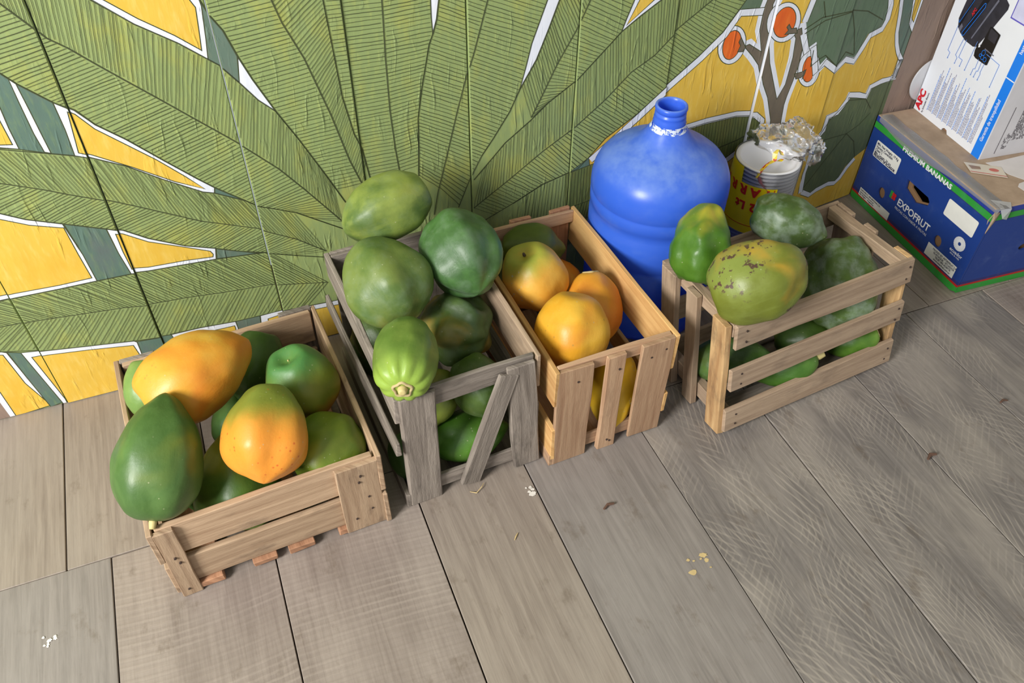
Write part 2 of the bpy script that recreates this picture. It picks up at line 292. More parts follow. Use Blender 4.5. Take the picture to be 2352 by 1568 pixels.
('white', [(1.303,0.0722),(1.2938,0.1302),(1.3024,0.2257),(1.3177,0.2401),(1.3182,0.2757),(1.3482,0.2787),(1.3668,0.3043),(1.3693,0.3179),(1.4014,0.3095),(1.4308,0.2986),(1.4356,0.3208),(1.4695,0.3266),(1.5114,0.3251),(1.5117,0.3687)], 0.0115, 0),
('white', [(1.3072,0.0729),(1.3397,0.0534),(1.3592,0.0618),(1.3974,0.0679),(1.4221,0.0619),(1.4364,0.0725),(1.4499,0.0977),(1.469,0.1191)], 0.011, 0),
('white', [(0.8956,0.322),(0.9268,0.3286),(0.9838,0.3344),(1.0575,0.3358),(1.1048,0.3277),(1.1254,0.3101),(1.1288,0.2836),(1.1146,0.2585),(1.0949,0.243),(1.054,0.2175),(0.9952,0.1828)], 0.0115, 0),
('white', [(1.4302,0.5587),(1.4399,0.528),(1.4532,0.4858),(1.4643,0.4424),(1.4776,0.4145),(1.4924,0.3923),(1.5157,0.3659),(1.5124,0.3461),(1.512,0.3219)], 0.009, 0)],
'lines': [
([(1.177,0.5082),(1.2148,0.5272),(1.2918,0.5295),(1.3419,0.5173),(1.401,0.4859)], 0.0022),
([(1.2918,0.5295),(1.3165,0.483),(1.3408,0.4227)], 0.0022),
([(1.18,0.4983),(1.2247,0.5195),(1.2924,0.5278)], 0.0022),
([(1.2152,0.4573),(1.2194,0.4201),(1.238,0.4336),(1.2513,0.4397),(1.2939,0.4053),(1.3109,0.4345),(1.3393,0.4213)], 0.0022),
([(1.3057,0.2132),(1.3528,0.211),(1.4053,0.2077),(1.4395,0.2204),(1.4686,0.2459)], 0.0022),
([(1.3081,0.084),(1.3535,0.1456),(1.4053,0.2077)], 0.0022),
([(1.4053,0.2077),(1.4435,0.1751),(1.4672,0.1238)], 0.0022),
([(1.3384,0.1779),(1.306,0.225),(1.3296,0.2665),(1.3748,0.3027),(1.4337,0.2913),(1.4636,0.2586)], 0.0022),
([(1.1201,0.2829),(1.0736,0.2674),(1.0187,0.2561)], 0.003),
([(1.207,0.5618),(1.2225,0.526)], 0.0022)],
'leaf': [
([(-0.2297,0.7656),(-0.2011,0.7255),(-0.1911,0.7097),(-0.1695,0.6916),(-0.1375,0.6585),(-0.1084,0.6293),(-0.0709,0.5922),(-0.0258,0.5466),(0.0285,0.4921),(0.0386,0.4813),(0.0885,0.4253),(0.1246,0.3742),(0.1839,0.2849)], [(-0.1632,0.7928),(-0.1149,0.7531),(-0.0709,0.7117),(-0.0178,0.6734),(0.0193,0.6407),(0.0335,0.6284),(0.0572,0.595),(0.0798,0.5605),(0.1037,0.5355),(0.1316,0.4771),(0.1684,0.3925),(0.1954,0.3268)], [(-0.267,0.6698),(-0.2525,0.651),(-0.2161,0.6141),(-0.192,0.5957),(-0.1717,0.566),(-0.1358,0.5318),(-0.0921,0.4832),(-0.0488,0.4364),(-0.0252,0.4125),(0.0203,0.3728),(0.0359,0.3591),(0.0604,0.3479),(0.1028,0.3269),(0.1844,0.2671)], 0.06),
([(-0.3341,0.4978),(-0.2823,0.474),(-0.2486,0.4556),(-0.1953,0.4289),(-0.1487,0.4018),(-0.0937,0.3686),(-0.065,0.3513),(0.0284,0.3094),(0.0427,0.2994),(0.0926,0.2681),(0.1432,0.2248)], [(-0.312,0.5543),(-0.2483,0.5323),(-0.2152,0.5208),(-0.1979,0.5128),(-0.15,0.4851),(-0.1019,0.4476),(-0.0458,0.4083),(-0.0278,0.4016),(-0.0072,0.3893),(0.0203,0.3728),(0.0359,0.3591),(0.0604,0.3479),(0.1028,0.3269),(0.1844,0.2671)], [(-0.3545,0.4452),(-0.3245,0.4255),(-0.2757,0.4035),(-0.2154,0.3763),(-0.1912,0.365),(-0.1573,0.3378),(-0.1024,0.3056),(-0.0534,0.2858),(-0.0181,0.2694),(0.0305,0.2518),(0.086,0.2303),(0.1354,0.2122)], 0.065),
([(-0.4421,0.2205),(-0.3872,0.2181),(-0.2982,0.2082),(-0.2409,0.2021),(-0.1986,0.1938),(-0.1327,0.1893),(-0.0657,0.1811),(0.0264,0.173),(0.1346,0.1471)], [(-0.4207,0.2755),(-0.3967,0.2764),(-0.3255,0.2745),(-0.2629,0.274),(-0.2054,0.2728),(-0.1771,0.2688),(-0.126,0.2657),(-0.0579,0.2615),(-0.0207,0.2577),(0.0305,0.2518),(0.086,0.2303),(0.1354,0.2122)], [(-0.4636,0.1653),(-0.3961,0.1455),(-0.3234,0.1316),(-0.2478,0.1174),(-0.1817,0.108),(-0.1257,0.1074),(-0.0581,0.1015),(0.0334,0.1013),(0.1376,0.0945)], 0.07),
([(0.1321,0.7173),(0.1413,0.6811),(0.1657,0.618),(0.194,0.5104),(0.2147,0.4133),(0.2305,0.3615)], [(0.0287,0.7323),(0.0369,0.7087),(0.0508,0.6834),(0.0635,0.6393),(0.0779,0.5977),(0.1037,0.5355),(0.1316,0.4771),(0.1684,0.3925),(0.1954,0.3268)], [(0.2104,0.706),(0.2139,0.6327),(0.2183,0.5393),(0.2296,0.4651),(0.2405,0.4324),(0.2482,0.3671)], 0.03),
([(0.3049,0.6923),(0.301,0.5921),(0.2993,0.495),(0.3018,0.4189),(0.3057,0.3666)], [(0.2104,0.706),(0.2139,0.6327),(0.2183,0.5393),(0.2296,0.4651),(0.2405,0.4324),(0.2482,0.3671)], [(0.3868,0.6805),(0.3863,0.6507),(0.3872,0.6224),(0.3795,0.6053),(0.3607,0.5263),(0.3498,0.47),(0.3467,0.4089),(0.3423,0.348)], 0.012),
([(0.4859,0.6661),(0.4597,0.5785),(0.4476,0.5444),(0.4252,0.4699),(0.4008,0.3808),(0.3785,0.3015),(0.3679,0.2506)], [(0.4008,0.6784),(0.3952,0.6468),(0.3872,0.6224),(0.3795,0.6053),(0.3607,0.5263),(0.3498,0.47),(0.3423,0.348)], [(0.5974,0.65),(0.5701,0.5765),(0.5596,0.5331),(0.548,0.4912),(0.5281,0.4493),(0.4948,0.3992),(0.4699,0.3652),(0.4538,0.3352),(0.42,0.2553)], 0.012),
([(0.68,0.638),(0.6574,0.5874),(0.6222,0.5279),(0.5916,0.4647),(0.5728,0.4277)], [(0.6202,0.6467),(0.6012,0.5963),(0.5798,0.5439),(0.548,0.4912),(0.5281,0.4493),(0.4948,0.3992),(0.4699,0.3652)], [(0.7704,0.625),(0.7578,0.5912),(0.751,0.5703),(0.7275,0.5477),(0.6644,0.4877),(0.6075,0.4523),(0.5714,0.4217),(0.5193,0.3841),(0.4533,0.3146)], 0.03),
([(0.9429,0.6),(0.8766,0.5556),(0.8286,0.5101),(0.7821,0.4847),(0.7293,0.435),(0.6621,0.3833),(0.5992,0.3464),(0.5197,0.2916),(0.4517,0.2471)], [(0.8252,0.617),(0.7881,0.5949),(0.751,0.5703),(0.7275,0.5477),(0.6644,0.4877),(0.6075,0.4523),(0.5714,0.4217),(0.5193,0.3841),(0.4533,0.3146)], [(1.0216,0.5886),(1.0092,0.5702),(0.9812,0.5301),(0.9354,0.4888),(0.8696,0.4388),(0.8088,0.3899),(0.7393,0.3467),(0.7053,0.3104),(0.6819,0.289),(0.662,0.2829),(0.6022,0.2681),(0.5365,0.2365),(0.4704,0.2085)], 0.045),
([(1.124,0.2828),(1.0736,0.2674),(1.0185,0.2569),(0.8744,0.2253),(0.7215,0.201),(0.6726,0.1941),(0.5593,0.1573)], [(1.1019,0.3239),(1.0587,0.3309),(0.9847,0.33),(0.9276,0.3241),(0.7917,0.3072),(0.707,0.2904),(0.6634,0.2825),(0.6036,0.2678),(0.5378,0.2362)], [(1.121,0.3092),(1.123,0.2867),(1.0897,0.2488),(1.0488,0.2233),(0.9211,0.1669),(0.6646,0.1528),(0.5599,0.1249)], 0.0)],
'cen': (0.3054,0.2383)}
# papayas: centre x y z, width, length (metres), axis from stem to tip
FRUIT = {
'f1': (-0.134,-0.2867,0.2569,0.1352,0.192,0.933,0.306,0.191),
'f2': (-0.2026,-0.4287,0.2446,0.1268,0.1839,0.324,0.74,0.589),
'f3': (-0.0412,-0.4249,0.2451,0.1254,0.1567,-0.296,-0.863,-0.408),
'f4': (0.0289,-0.301,0.1985,0.1175,0.1469,0.243,-0.082,-0.967),
'f5': (-0.0379,-0.1814,0.1486,0.1032,0.1342,-0.426,-0.637,-0.642),
'f6': (-0.213,-0.2273,0.2017,0.0822,0.111,-0.1,-0.7,-0.707),
'f7': (0.0376,-0.4281,0.157,0.1111,0.1333,0.737,0.672,-0.073),
'f8': (-0.1125,-0.4119,0.12,0.1394,0.1673,0.138,0.66,0.738),
'f9': (-0.1006,-0.2254,0.0644,0.0801,0.1082,-0.362,-0.701,-0.615),
'f10': (-0.1805,-0.3628,0.06,0.0596,0.0774,0.787,-0.417,-0.454),
'g1': (0.2482,-0.1381,0.3917,0.1139,0.1651,-0.968,-0.157,-0.196),
'g2': (0.2018,-0.2567,0.3365,0.1392,0.1642,0.31,-0.819,-0.482),
'g3': (0.3436,-0.2369,0.3405,0.1364,0.1637,0.051,-0.949,-0.31),
'g4': (0.311,-0.2977,0.2277,0.1208,0.1328,0.537,-0.827,0.167),
'g5': (0.1853,-0.431,0.3214,0.1014,0.147,0.343,0.939,-0.023),
'g6': (0.3112,-0.4074,0.1885,0.0961,0.1153,0.237,-0.771,-0.591),
'g7': (0.2463,-0.3667,0.1438,0.0811,0.1054,-0.432,-0.634,-0.641),
'g8': (0.2811,-0.4142,0.0665,0.0963,0.1368,0.981,-0.151,0.118),
'g9': (0.1862,-0.1754,0.1382,0.0873,0.1135,0.091,-0.702,-0.706),
'g10': (0.1782,-0.4094,0.0555,0.0765,0.0995,0.225,-0.792,-0.568),
'g11': (0.1835,-0.1334,0.0677,0.0872,0.1134,0.001,-0.707,-0.708),
'h1': (0.4859,-0.2362,0.2418,0.1238,0.1387,0.337,-0.099,-0.936),
'h2': (0.4992,-0.3806,0.2292,0.1343,0.141,-0.23,-0.425,-0.876),
'h3': (0.5801,-0.3045,0.1918,0.107,0.1391,-0.164,-0.666,-0.728),
'h4': (0.5183,-0.1361,0.2211,0.1016,0.122,0.923,-0.385,0.023),
'h5': (0.5815,-0.4138,0.0784,0.0927,0.1483,-0.391,-0.625,-0.676),
'h6': (0.5855,-0.1555,0.133,0.0807,0.0969,0.252,-0.734,-0.631),
'k1': (0.7679,-0.3451,0.3094,0.1093,0.1486,0.366,0.482,0.796),
'k2': (0.796,-0.4712,0.3218,0.1421,0.1776,0.843,-0.31,0.44),
'k3': (0.9667,-0.3234,0.2998,0.0997,0.1416,0.669,-0.738,-0.091),
'k4': (1.0732,-0.4005,0.1823,0.1433,0.192,-0.167,-0.658,-0.734),
'k5': (0.816,-0.4341,0.0838,0.0937,0.1406,0.862,-0.42,0.285),
'k7': (1.0013,-0.4209,0.0654,0.0872,0.1133,0.789,-0.565,0.239),
'k8': (0.9395,-0.4772,0.0579,0.076,0.1179,-0.839,0.258,-0.479),
'k9': (1.1118,-0.4613,0.0544,0.0662,0.1027,-0.797,0.332,-0.504)}


# ================================================================ THE PAINTED PLANK WALL
def paint(name, a, b, c, rough=.62, relief=1.0):
    """wall paint over hewn planks; a main, b streaks, c blotches"""
    g = G(name)
    v = g.coord('Object', (58, 58, 11), (0, math.radians(-9), 0)); v2 = g.coord('Object', (1, 1, 1)); v3 = g.coord('Object', (120, 120, 26), (0, math.radians(-9), 0))
    rel = g.noise(v, 1.0, 3, .5, .9); blot = g.noise(g.coord('Object', (1.6, 1.6, 1)), 8.0, 4, .6); fine = g.noise(v3, 1.0, 3, .55); lump = g.noise(v2, 9, 2); msk = g.noise(v2, 5.0, 2)
    col = g.mix(g.math('MULTIPLY', g.step(fine, .46, .78), .8), lin(a), lin(b))
    col = g.mix(g.math('MULTIPLY', g.step(blot, .48, .72), .75), col, lin(c))
    g.setp(Base_Color=col, Roughness=rough); g.p.inputs['Specular IOR Level'].default_value = .35
    ridge = g.math('MULTIPLY', g.step(rel, .54, .78), g.step(msk, .38, .62))
    h = g.math('ADD', g.math('ADD', g.math('MULTIPLY', ridge, .45), g.math('MULTIPLY', fine, .07)), g.math('MULTIPLY', lump, .9))
    g.bump(h, .75 * relief, .0060)
    return g.m
MP = {
    'leaf': paint('leaf_green_paint', (140, 156, 100), (158, 170, 100), (168, 170, 86)),
    'olive': paint('olive_leaf_paint', (98, 110, 62), (124, 130, 74), (116, 114, 56)),
    'leafdark': paint('grey_green_leaf_paint', (98, 118, 94), (86, 104, 84), (110, 116, 104)),
    'leafdark2': paint('deep_green_leaf_paint', (92, 104, 74), (112, 122, 84), (88, 98, 72)),
    'pine': paint('bottle_green_paint', (90, 114, 102), (112, 134, 98), (96, 104, 104)),
    'slate': paint('slate_green_paint', (98, 118, 104), (112, 124, 106), (104, 104, 98)),
    'yellow': paint('yolk_yellow_paint', (222, 182, 72), (230, 198, 104), (218, 172, 58)),
    'white': paint('white_outline_paint', (226, 229, 238), (216, 219, 230), (228, 229, 236)),
    'orange': paint('berry_orange_paint', (226, 104, 38), (236, 128, 52), (214, 84, 34)),
    'trunk': paint('grey_brown_twig_paint', (112, 102, 88), (128, 116, 98), (100, 92, 82)),
    'brown': paint('brown_trunk_paint', (140, 120, 108), (128, 108, 98), (150, 128, 112)),
    'line': paint('dark_brush_line', (66, 72, 46), (56, 60, 40), (74, 78, 48), relief=.5),
}
ORDER = list(MP)
def clip(poly, axis, val, keep_greater):
    out = []
    for i in range(len(poly)):
        p, q = poly[i - 1], poly[i]
        a = (p[axis] >= val) == keep_greater; b = (q[axis] >= val) == keep_greater
        if a != b:
            t = (val - p[axis]) / (q[axis] - p[axis]); out.append((p[0] + (q[0] - p[0]) * t, p[1] + (q[1] - p[1]) * t))
        if b: out.append(q)
    return out
WALL_H = 2.5
def plen(a, b): return math.hypot(a[0] - b[0], a[1] - b[1])
def ribbon(pts, wid, closed=False):
    """a brush line of constant width as mitred quads that share their ends"""
    P = [tuple(pts[0])]
    for p in pts[1:]:
        if plen(p, P[-1]) > 1e-5: P.append(tuple(p))
    if closed and plen(P[0], P[-1]) < 1e-5: P.pop()
    n = len(P)
    if n < 2: return []
    def direc(i, j):
        l = plen(P[i], P[j]); return ((P[j][0] - P[i][0]) / l, (P[j][1] - P[i][1]) / l)
    Lf, Rt = [], []
    for i in range(n):
        a = direc(i - 1, i) if (i > 0 or closed) else direc(0, 1)
        b = direc(i, (i + 1) % n) if (i < n - 1 or closed) else direc(n - 2, n - 1)
        na, nb = (-a[1], a[0]), (-b[1], b[0]); m = (na[0] + nb[0], na[1] + nb[1]); ml = math.hypot(*m)
        if ml < .35: m, k = na, wid / 2
        else:
            m = (m[0] / ml, m[1] / ml); k = wid / 2 / max(.45, m[0] * na[0] + m[1] * na[1])
        Lf.append((P[i][0] + m[0] * k, P[i][1] + m[1] * k)); Rt.append((P[i][0] - m[0] * k, P[i][1] - m[1] * k))
    return [[Lf[i], Lf[(i + 1) % n], Rt[(i + 1) % n], Rt[i]] for i in range(n if closed else n - 1)]
# every painted piece: (material, layer height, convex pieces)
PIECES = []
lay = 1
for cname, poly in MURAL['polys']:
    pts, tr = tri(poly)
    PIECES.append((cname, lay, [[pts[i] for i in t] for t in tr]))
    if cname == 'trunk' and len(poly) > 20: TRUNK = lay
    if cname in ('white', 'yellow', 'pine', 'slate', 'orange', 'trunk'):
        PIECES.append(('line', lay + .5, ribbon([tuple(p) for p in poly], .0017, True)))
    lay += 1
wl = 100
for cname, pts, wid, closed in MURAL['rib']:
    PIECES.append((cname, 54 if not closed else TRUNK - .5, ribbon([tuple(p) for p in pts], wid * (1.22 if not closed else 2.3), closed)))
    if not closed:
        for sd in (-1, 1):
            off = []
            for i in range(len(pts)):
                p, q = pts[max(i - 1, 0)], pts[min(i + 1, len(pts) - 1)]; l = plen(p, q); off.append((pts[i][0] - sd * (q[1] - p[1]) / l * wid * .62, pts[i][1] + sd * (q[0] - p[0]) / l * wid * .62))
            PIECES.append(('line', 55.5, ribbon(off, .0015)))
for pts, wid in MURAL['lines']:
    PIECES.append(('line', 57, ribbon([tuple(p) for p in pts], wid)))
CEN = MURAL['cen']
def by_radius(pts):
    return sorted(((plen(p, CEN), p) for p in pts), key=lambda q: q[0])
def at_radius(tab, r):
    if r < tab[0][0] or r > tab[-1][0] + .5: return None
    if r >= tab[-1][0]:
        (r0, p0), (r1, p1) = tab[-2], tab[-1]
        k = (r - r1) / max(1e-6, r1 - r0); return (p1[0] + (p1[0] - p0[0]) * k, p1[1] + (p1[1] - p0[1]) * k)
    for (r0, p0), (r1, p1) in zip(tab, tab[1:]):
        if r0 <= r <= r1:
            k = (r - r0) / max(1e-6, r1 - r0); return (p0[0] + (p1[0] - p0[0]) * k, p0[1] + (p1[1] - p0[1]) * k)
rh = random.Random(3)
for mid, ea, eb, sh in MURAL['leaf']:
    mt = by_radius(mid)
    PIECES.append(('line', 60, ribbon([p for _, p in mt] + [at_radius(mt, mt[-1][0] + (.45 if sh else 0.0))], .0017)))
    for e in (ea, eb):
        et = by_radius(e); PIECES.append(('line', 61, ribbon([p for _, p in et] + [at_radius(et, et[-1][0] + (.3 if sh else 0.0))], .0016)))
        r = mt[0][0]; end = mt[-1][0] + (.3 if sh else 0.0)
        while r < end:
            a = at_radius(mt, r); b = at_radius(et, r + sh * (.97 + .06 * rh.random()))
            r += .0070 * (.88 + .24 * rh.random())
            if not a or not b: continue
            d = plen(a, b)
            if d < .006 or d > .2: continue
            k0 = rh.uniform(0, .05); k1 = rh.uniform(.95, 1.0); n = 4; L = []
            for i in range(n + 1):
                k = k0 + (k1 - k0) * i / n; wob = .0008 * (0 < i < n)
                L.append((a[0] + (b[0] - a[0]) * k + rh.uniform(-wob, wob), a[1] + (b[1] - a[1]) * k + rh.uniform(-wob, wob)))
            PIECES.append(('line', 58, ribbon(L, rh.uniform(.0006, .0010))))

wall = bpy.data.objects.new('wall_back', None); COL.objects.link(wall); tag(wall, 'plank wall painted with a mural of green palm leaves on yellow', kind='structure')
SEAMS = [-1.45, -1.24, -1.03, -.82, -.61, -.405, -.199, .036, .239, .449, .664, .869, 1.095, 1.29, 1.5, 1.71, 1.92, 2.14, 2.36]
PROUD = {-.405: .0030, -.199: -.0005, .036: .0022, .239: -.0015, .449: .0010, .664: .0022, .869: -.0024, 1.095: .0055, 1.29: .0018}
BBOX = []
for cname, ly, qs in PIECES:
    xs = [p[0] for q in qs for p in q]
    BBOX.append((min(xs), max(xs)) if xs else (9, 9))
for i in range(len(SEAMS) - 1):
    x0, x1 = SEAMS[i], SEAMS[i + 1]; wpl = x1 - x0; pr = PROUD.get(x0, random.uniform(-.001, .002))
    gap = .0009
    me = box_mesh('plank', (wpl - 2 * gap, .02, WALL_H), 2, .0016, 0.0, xf=lambda c: Vector((c.x + wpl / 2, c.y + .01, c.z + WALL_H / 2)))
    o = link('plank', me, MP['brown'] if x0 > 1.45 else (MP['white'] if abs(x0 - 1.095) < .01 else MP['leaf']), wall); o.location = (x0, -pr, 0)  # white base on one plank paints in the bright light at its seam
    if abs(x0 - 1.29) < .01: o.rotation_euler = (0, 0, math.atan2(.030, .21))
    if x0 > 1.45: o.location.y = .031 - pr
    o.rotation_euler.x = random.uniform(-.0012, .0012)
    vs, fs, ms = [], [], []
    for (cname, ly, qs), (bx0, bx1) in zip(PIECES, BBOX):
        if bx1 < x0 or bx0 > x1: continue
        y = -.0003 - ly * .000018
        for q in qs:
            c = clip(list(q), 0, x0 + gap + .0003, True)
            if c: c = clip(c, 0, x1 - gap - .0003, False)
            if c: c = clip(c, 1, .002, True)
            if c: c = clip(c, 1, WALL_H - .002, False)
            if len(c) < 3: continue
            s = sum(c[k - 1][0] * c[k][1] - c[k][0] * c[k - 1][1] for k in range(len(c)))
            if abs(s) < 1e-9: continue
            if s < 0: c.reverse()
            b = len(vs); vs += [(p[0] - x0, y, p[1]) for p in c]; fs.append(tuple(range(b, b + len(c)))); ms.append(ORDER.index(cname))
    if fs:
        me = mesh('painted_mural', vs, fs); po = link('painted_mural', me, [MP[k] for k in ORDER], o)
        me.polygons.foreach_set('material_index', ms); me.update()

# the rest of the room, out of the picture: a side wall on the right and the ceiling
M_ROOM = plain('bare_room_boards', (196, 194, 190), .8)
for nm, d, p, lab in (('wall_right', (.03, 2.7, 2.5), (2.375, -1.28, 1.25), 'plain board wall on the right side of the room'), ('ceiling', (3.9, 2.7, .03), (.46, -1.28, 2.515), 'plain board ceiling')):
    me = box_mesh(nm, d, 1, .002); o = link(nm, me, M_ROOM); o.location = p; tag(o, lab, kind='structure')

# ================================================================ THE PLANK FLOOR
def floor_wood(name, light, dark, dust, kind):
    g = G(name)
    gr = g.noise(g.coord('UV', (6, 130, 1), rnd=53.0), 1.0, 6, .65, .4); big = g.noise(g.coord('UV', (3.5, 7, 1), rnd=17.0), 1.0, 4, .6)
    spot = g.noise(g.coord('UV', (14, 20, 1), rnd=71.0), 1.0, 5, .7); fine = g.noise(g.coord('UV', (40, 400, 1), rnd=5.0), 1.0, 3, .6)
    c = g.ramp(gr, [(.3, lin(dark)), (.66, lin(light))])
    c = g.mix(g.math('MULTIPLY', g.step(big, .42, .68), .45), c, lin(dust))
    if kind == 'saw':
        w = g.wave(g.coord('UV'), 26, .9, 2, 'RINGS', 'Z', 3.0); wf = g.wave(g.coord('UV'), 43, 1.4, 2, 'RINGS', 'Z', 5.0)
        m = g.noise(g.coord('UV', (9, 5, 1), rnd=29.0), 1.0, 3)
        c = g.mix(g.math('MULTIPLY', g.step(w, .5, 1.0), g.math('MULTIPLY', g.step(m, .35, .65), .34)), c, lin(dust))
        c = g.mix(g.math('MULTIPLY', g.step(wf, .6, 1.0), .16), c, lin(dark)); h2 = w
    elif kind == 'scuff':
        h2 = gr
        for ang, sc, ms, amt, di in ((.30, 24, 6, .50, 1.6), (-.30, 30, 7, .42, 1.4), (.08, 40, 5, .46, 2.0), (.75, 22, 8, .30, 1.2), (-.8, 26, 8, .24, 1.3)):
            w = g.wave(g.coord('UV', (1, 1, 1), (0, 0, ang), rnd=sc * .11), sc, di, 1, 'BANDS', 'Y', .55)
            m = g.noise(g.coord('UV', (ms, ms * 1.6, 1), rnd=ms * 5.3 + ang), 1.0, 3, .6)
            c = g.mix(g.math('MULTIPLY', g.step(w, .74, 1.0), g.math('MULTIPLY', g.step(m, .50, .64), amt)), c, lin(dust))
    else:
        h2 = fine
    c = g.mix(g.math('MULTIPLY', g.step(spot, .56, .74), .5), c, lin((98, 84, 70)))
    c = g.mix(g.math('MULTIPLY', g.step(fine, .5, .8), .22), c, lin(dark))
    rg = g.n('ShaderNodeMapRange'); g.l(big, rg.inputs[0]); rg.inputs[3].default_value = .42; rg.inputs[4].default_value = .66
    g.setp(Base_Color=c, Roughness=rg.outputs[0]); g.bump(g.math('ADD', gr, g.math('MULTIPLY', h2, .4)), .22, .0016)
    return g.m
FM = {'grain': floor_wood('grained_floor_wood', (152, 140, 128), (126, 114, 104), (152, 142, 131), 'grain'),
      'saw': floor_wood('saw_marked_floor_wood', (144, 132, 123), (122, 110, 102), (168, 156, 145), 'saw'),
      'scuff': floor_wood('scuffed_floor_wood', (132, 125, 120), (102, 96, 92), (174, 164, 152), 'scuff'),
      'grey': floor_wood('grey_floor_wood', (142, 134, 128), (116, 109, 104), (150, 143, 137), 'grain')}
floor = bpy.data.objects.new('floor', None); COL.objects.link(floor); tag(floor, 'worn grey-brown plank floor with gaps between the boards', kind='structure')
me = box_mesh('subfloor', (4.2, 3.0, .02), 0, 0, xf=lambda c: c + Vector((.5, -1.2, -.026))); link('subfloor', me, plain('dark_underfloor', (96, 78, 58), .9), floor)
def board(x0, x1, y0, y1, kind, dz=0.0, lean=0.0):
    w, l = x1 - x0, y1 - y0
    me = box_mesh('floorboard', (w - .0020, l - .0020, .03), 1, .0009, .0005, xf=lambda c: Vector((c.x + (c.y / l) * lean, c.y, c.z - .015)), uvo=(random.choice((-1, 1)) * random.uniform(1.4, 2.2), random.uniform(-.25, .25)))
    o = link('floorboard', me, FM[kind], floor); o.location = ((x0 + x1) / 2, (y0 + y1) / 2, dz); return o
YJ = -.392
fx = [(-1.5, 'grain'), (-1.26, 'grey'), (-1.02, 'grain'), (-.80, 'grain'), (-.575, 'grey'), (-.345, 'saw'), (-.088, 'saw'), (.170, 'grain'), (.377, 'grey'), (.618, 'scuff'), (.865, 'scuff'), (1.098, 'scuff'), (1.326, 'scuff'), (1.545, 'saw'), (1.79, 'scuff'), (2.02, 'grain'), (2.3, 'grain')]
front_boards = {}
for (a, k), (b, _) in zip(fx, fx[1:]): front_boards[a] = board(a, b, -2.6, YJ, k, random.uniform(-.0015, 0))
bxs = [(-1.5, 'grain'), (-1.15, 'grain'), (-.90, 'grey'), (-.66, 'grain'), (-.415, 'grain'), (-.17, 'saw'), (.09, 'grain'), (.33, 'grain'), (.56, 'grain'), (.80, 'grain'), (1.02, 'grain'), (1.21, 'grain'), (1.394, 'grain'), (1.63, 'grain'), (1.88, 'grain'), (2.3, 'grain')]
for (a, k), (b, _) in zip(bxs, bxs[1:]): board(a, b, YJ, .06 if b > 1.25 else .02, k, random.uniform(-.0015, 0))
M_SPLASH = plain('white_paint_drip', (222, 216, 206), .7); M_CHIP = plain('dry_bark', (96, 70, 56), .8); M_STRAW = plain('dry_straw', (200, 176, 124), .7)
def blot(x, y, r, parent, mat, seed, sx=1.0):
    rr = random.Random(seed); n = 14
    pts = [(x + sx * r * (.55 + .6 * rr.random()) * math.cos(2 * math.pi * i / n), y + r * (.55 + .6 * rr.random()) * math.sin(2 * math.pi * i / n)) for i in range(n)]
    lo = parent.location
    return link('paint_spot', flat_poly('paint_spot', pts, lambda u, v, w: (u - lo.x, v - lo.y, (.0006 + (seed % 20) * .00012) - lo.z)), mat, parent)
for k in range(7): blot(.366 + random.uniform(-.007, .005), -.527 + random.uniform(-.010, .010), random.uniform(.0015, .005), front_boards[.170], M_SPLASH, 20 + k)
for k in range(9): blot(-.44 + random.uniform(-.010, .010), -.515 + random.uniform(-.012, .012), random.uniform(.0012, .0045), front_boards[-.575], M_SPLASH, 40 + k)
for k in range(8): blot(.575 + random.uniform(-.022, .022), -.765 + random.uniform(-.015, .015), random.uniform(.0015, .0055), front_boards[.377], M_STRAW, 60 + k, 1.5)
def crumb(name, label, cat, pts, r, mat):
    vs, fs = [], []
    for i, p in enumerate(pts):
        for k in range(6):
            a = k * math.pi / 3; rr = r * (.6 if i in (0, len(pts) - 1) else 1) * (.8 + .4 * noise.noise(Vector((i * 3.1, k * 1.7, r * 900))))
            d = Vector(pts[min(i + 1, len(pts) - 1)]) - Vector(pts[max(i - 1, 0)]); s = Vector((-d.y, d.x, 0)).normalized()
            q = Vector(p) + s * rr * math.cos(a) + Vector((0, 0, rr * math.sin(a) + r)); vs.append(q)
    for i in range(len(pts) - 1):
        for k in range(6): fs.append((i * 6 + k, i * 6 + (k + 1) % 6, (i + 1) * 6 + (k + 1) % 6, (i + 1) * 6 + k))
    fs += [tuple(range(5, -1, -1)), tuple((len(pts) - 1) * 6 + k for k in range(6))]
    return tag(link(name, mesh(name, vs, fs), mat), label, cat)

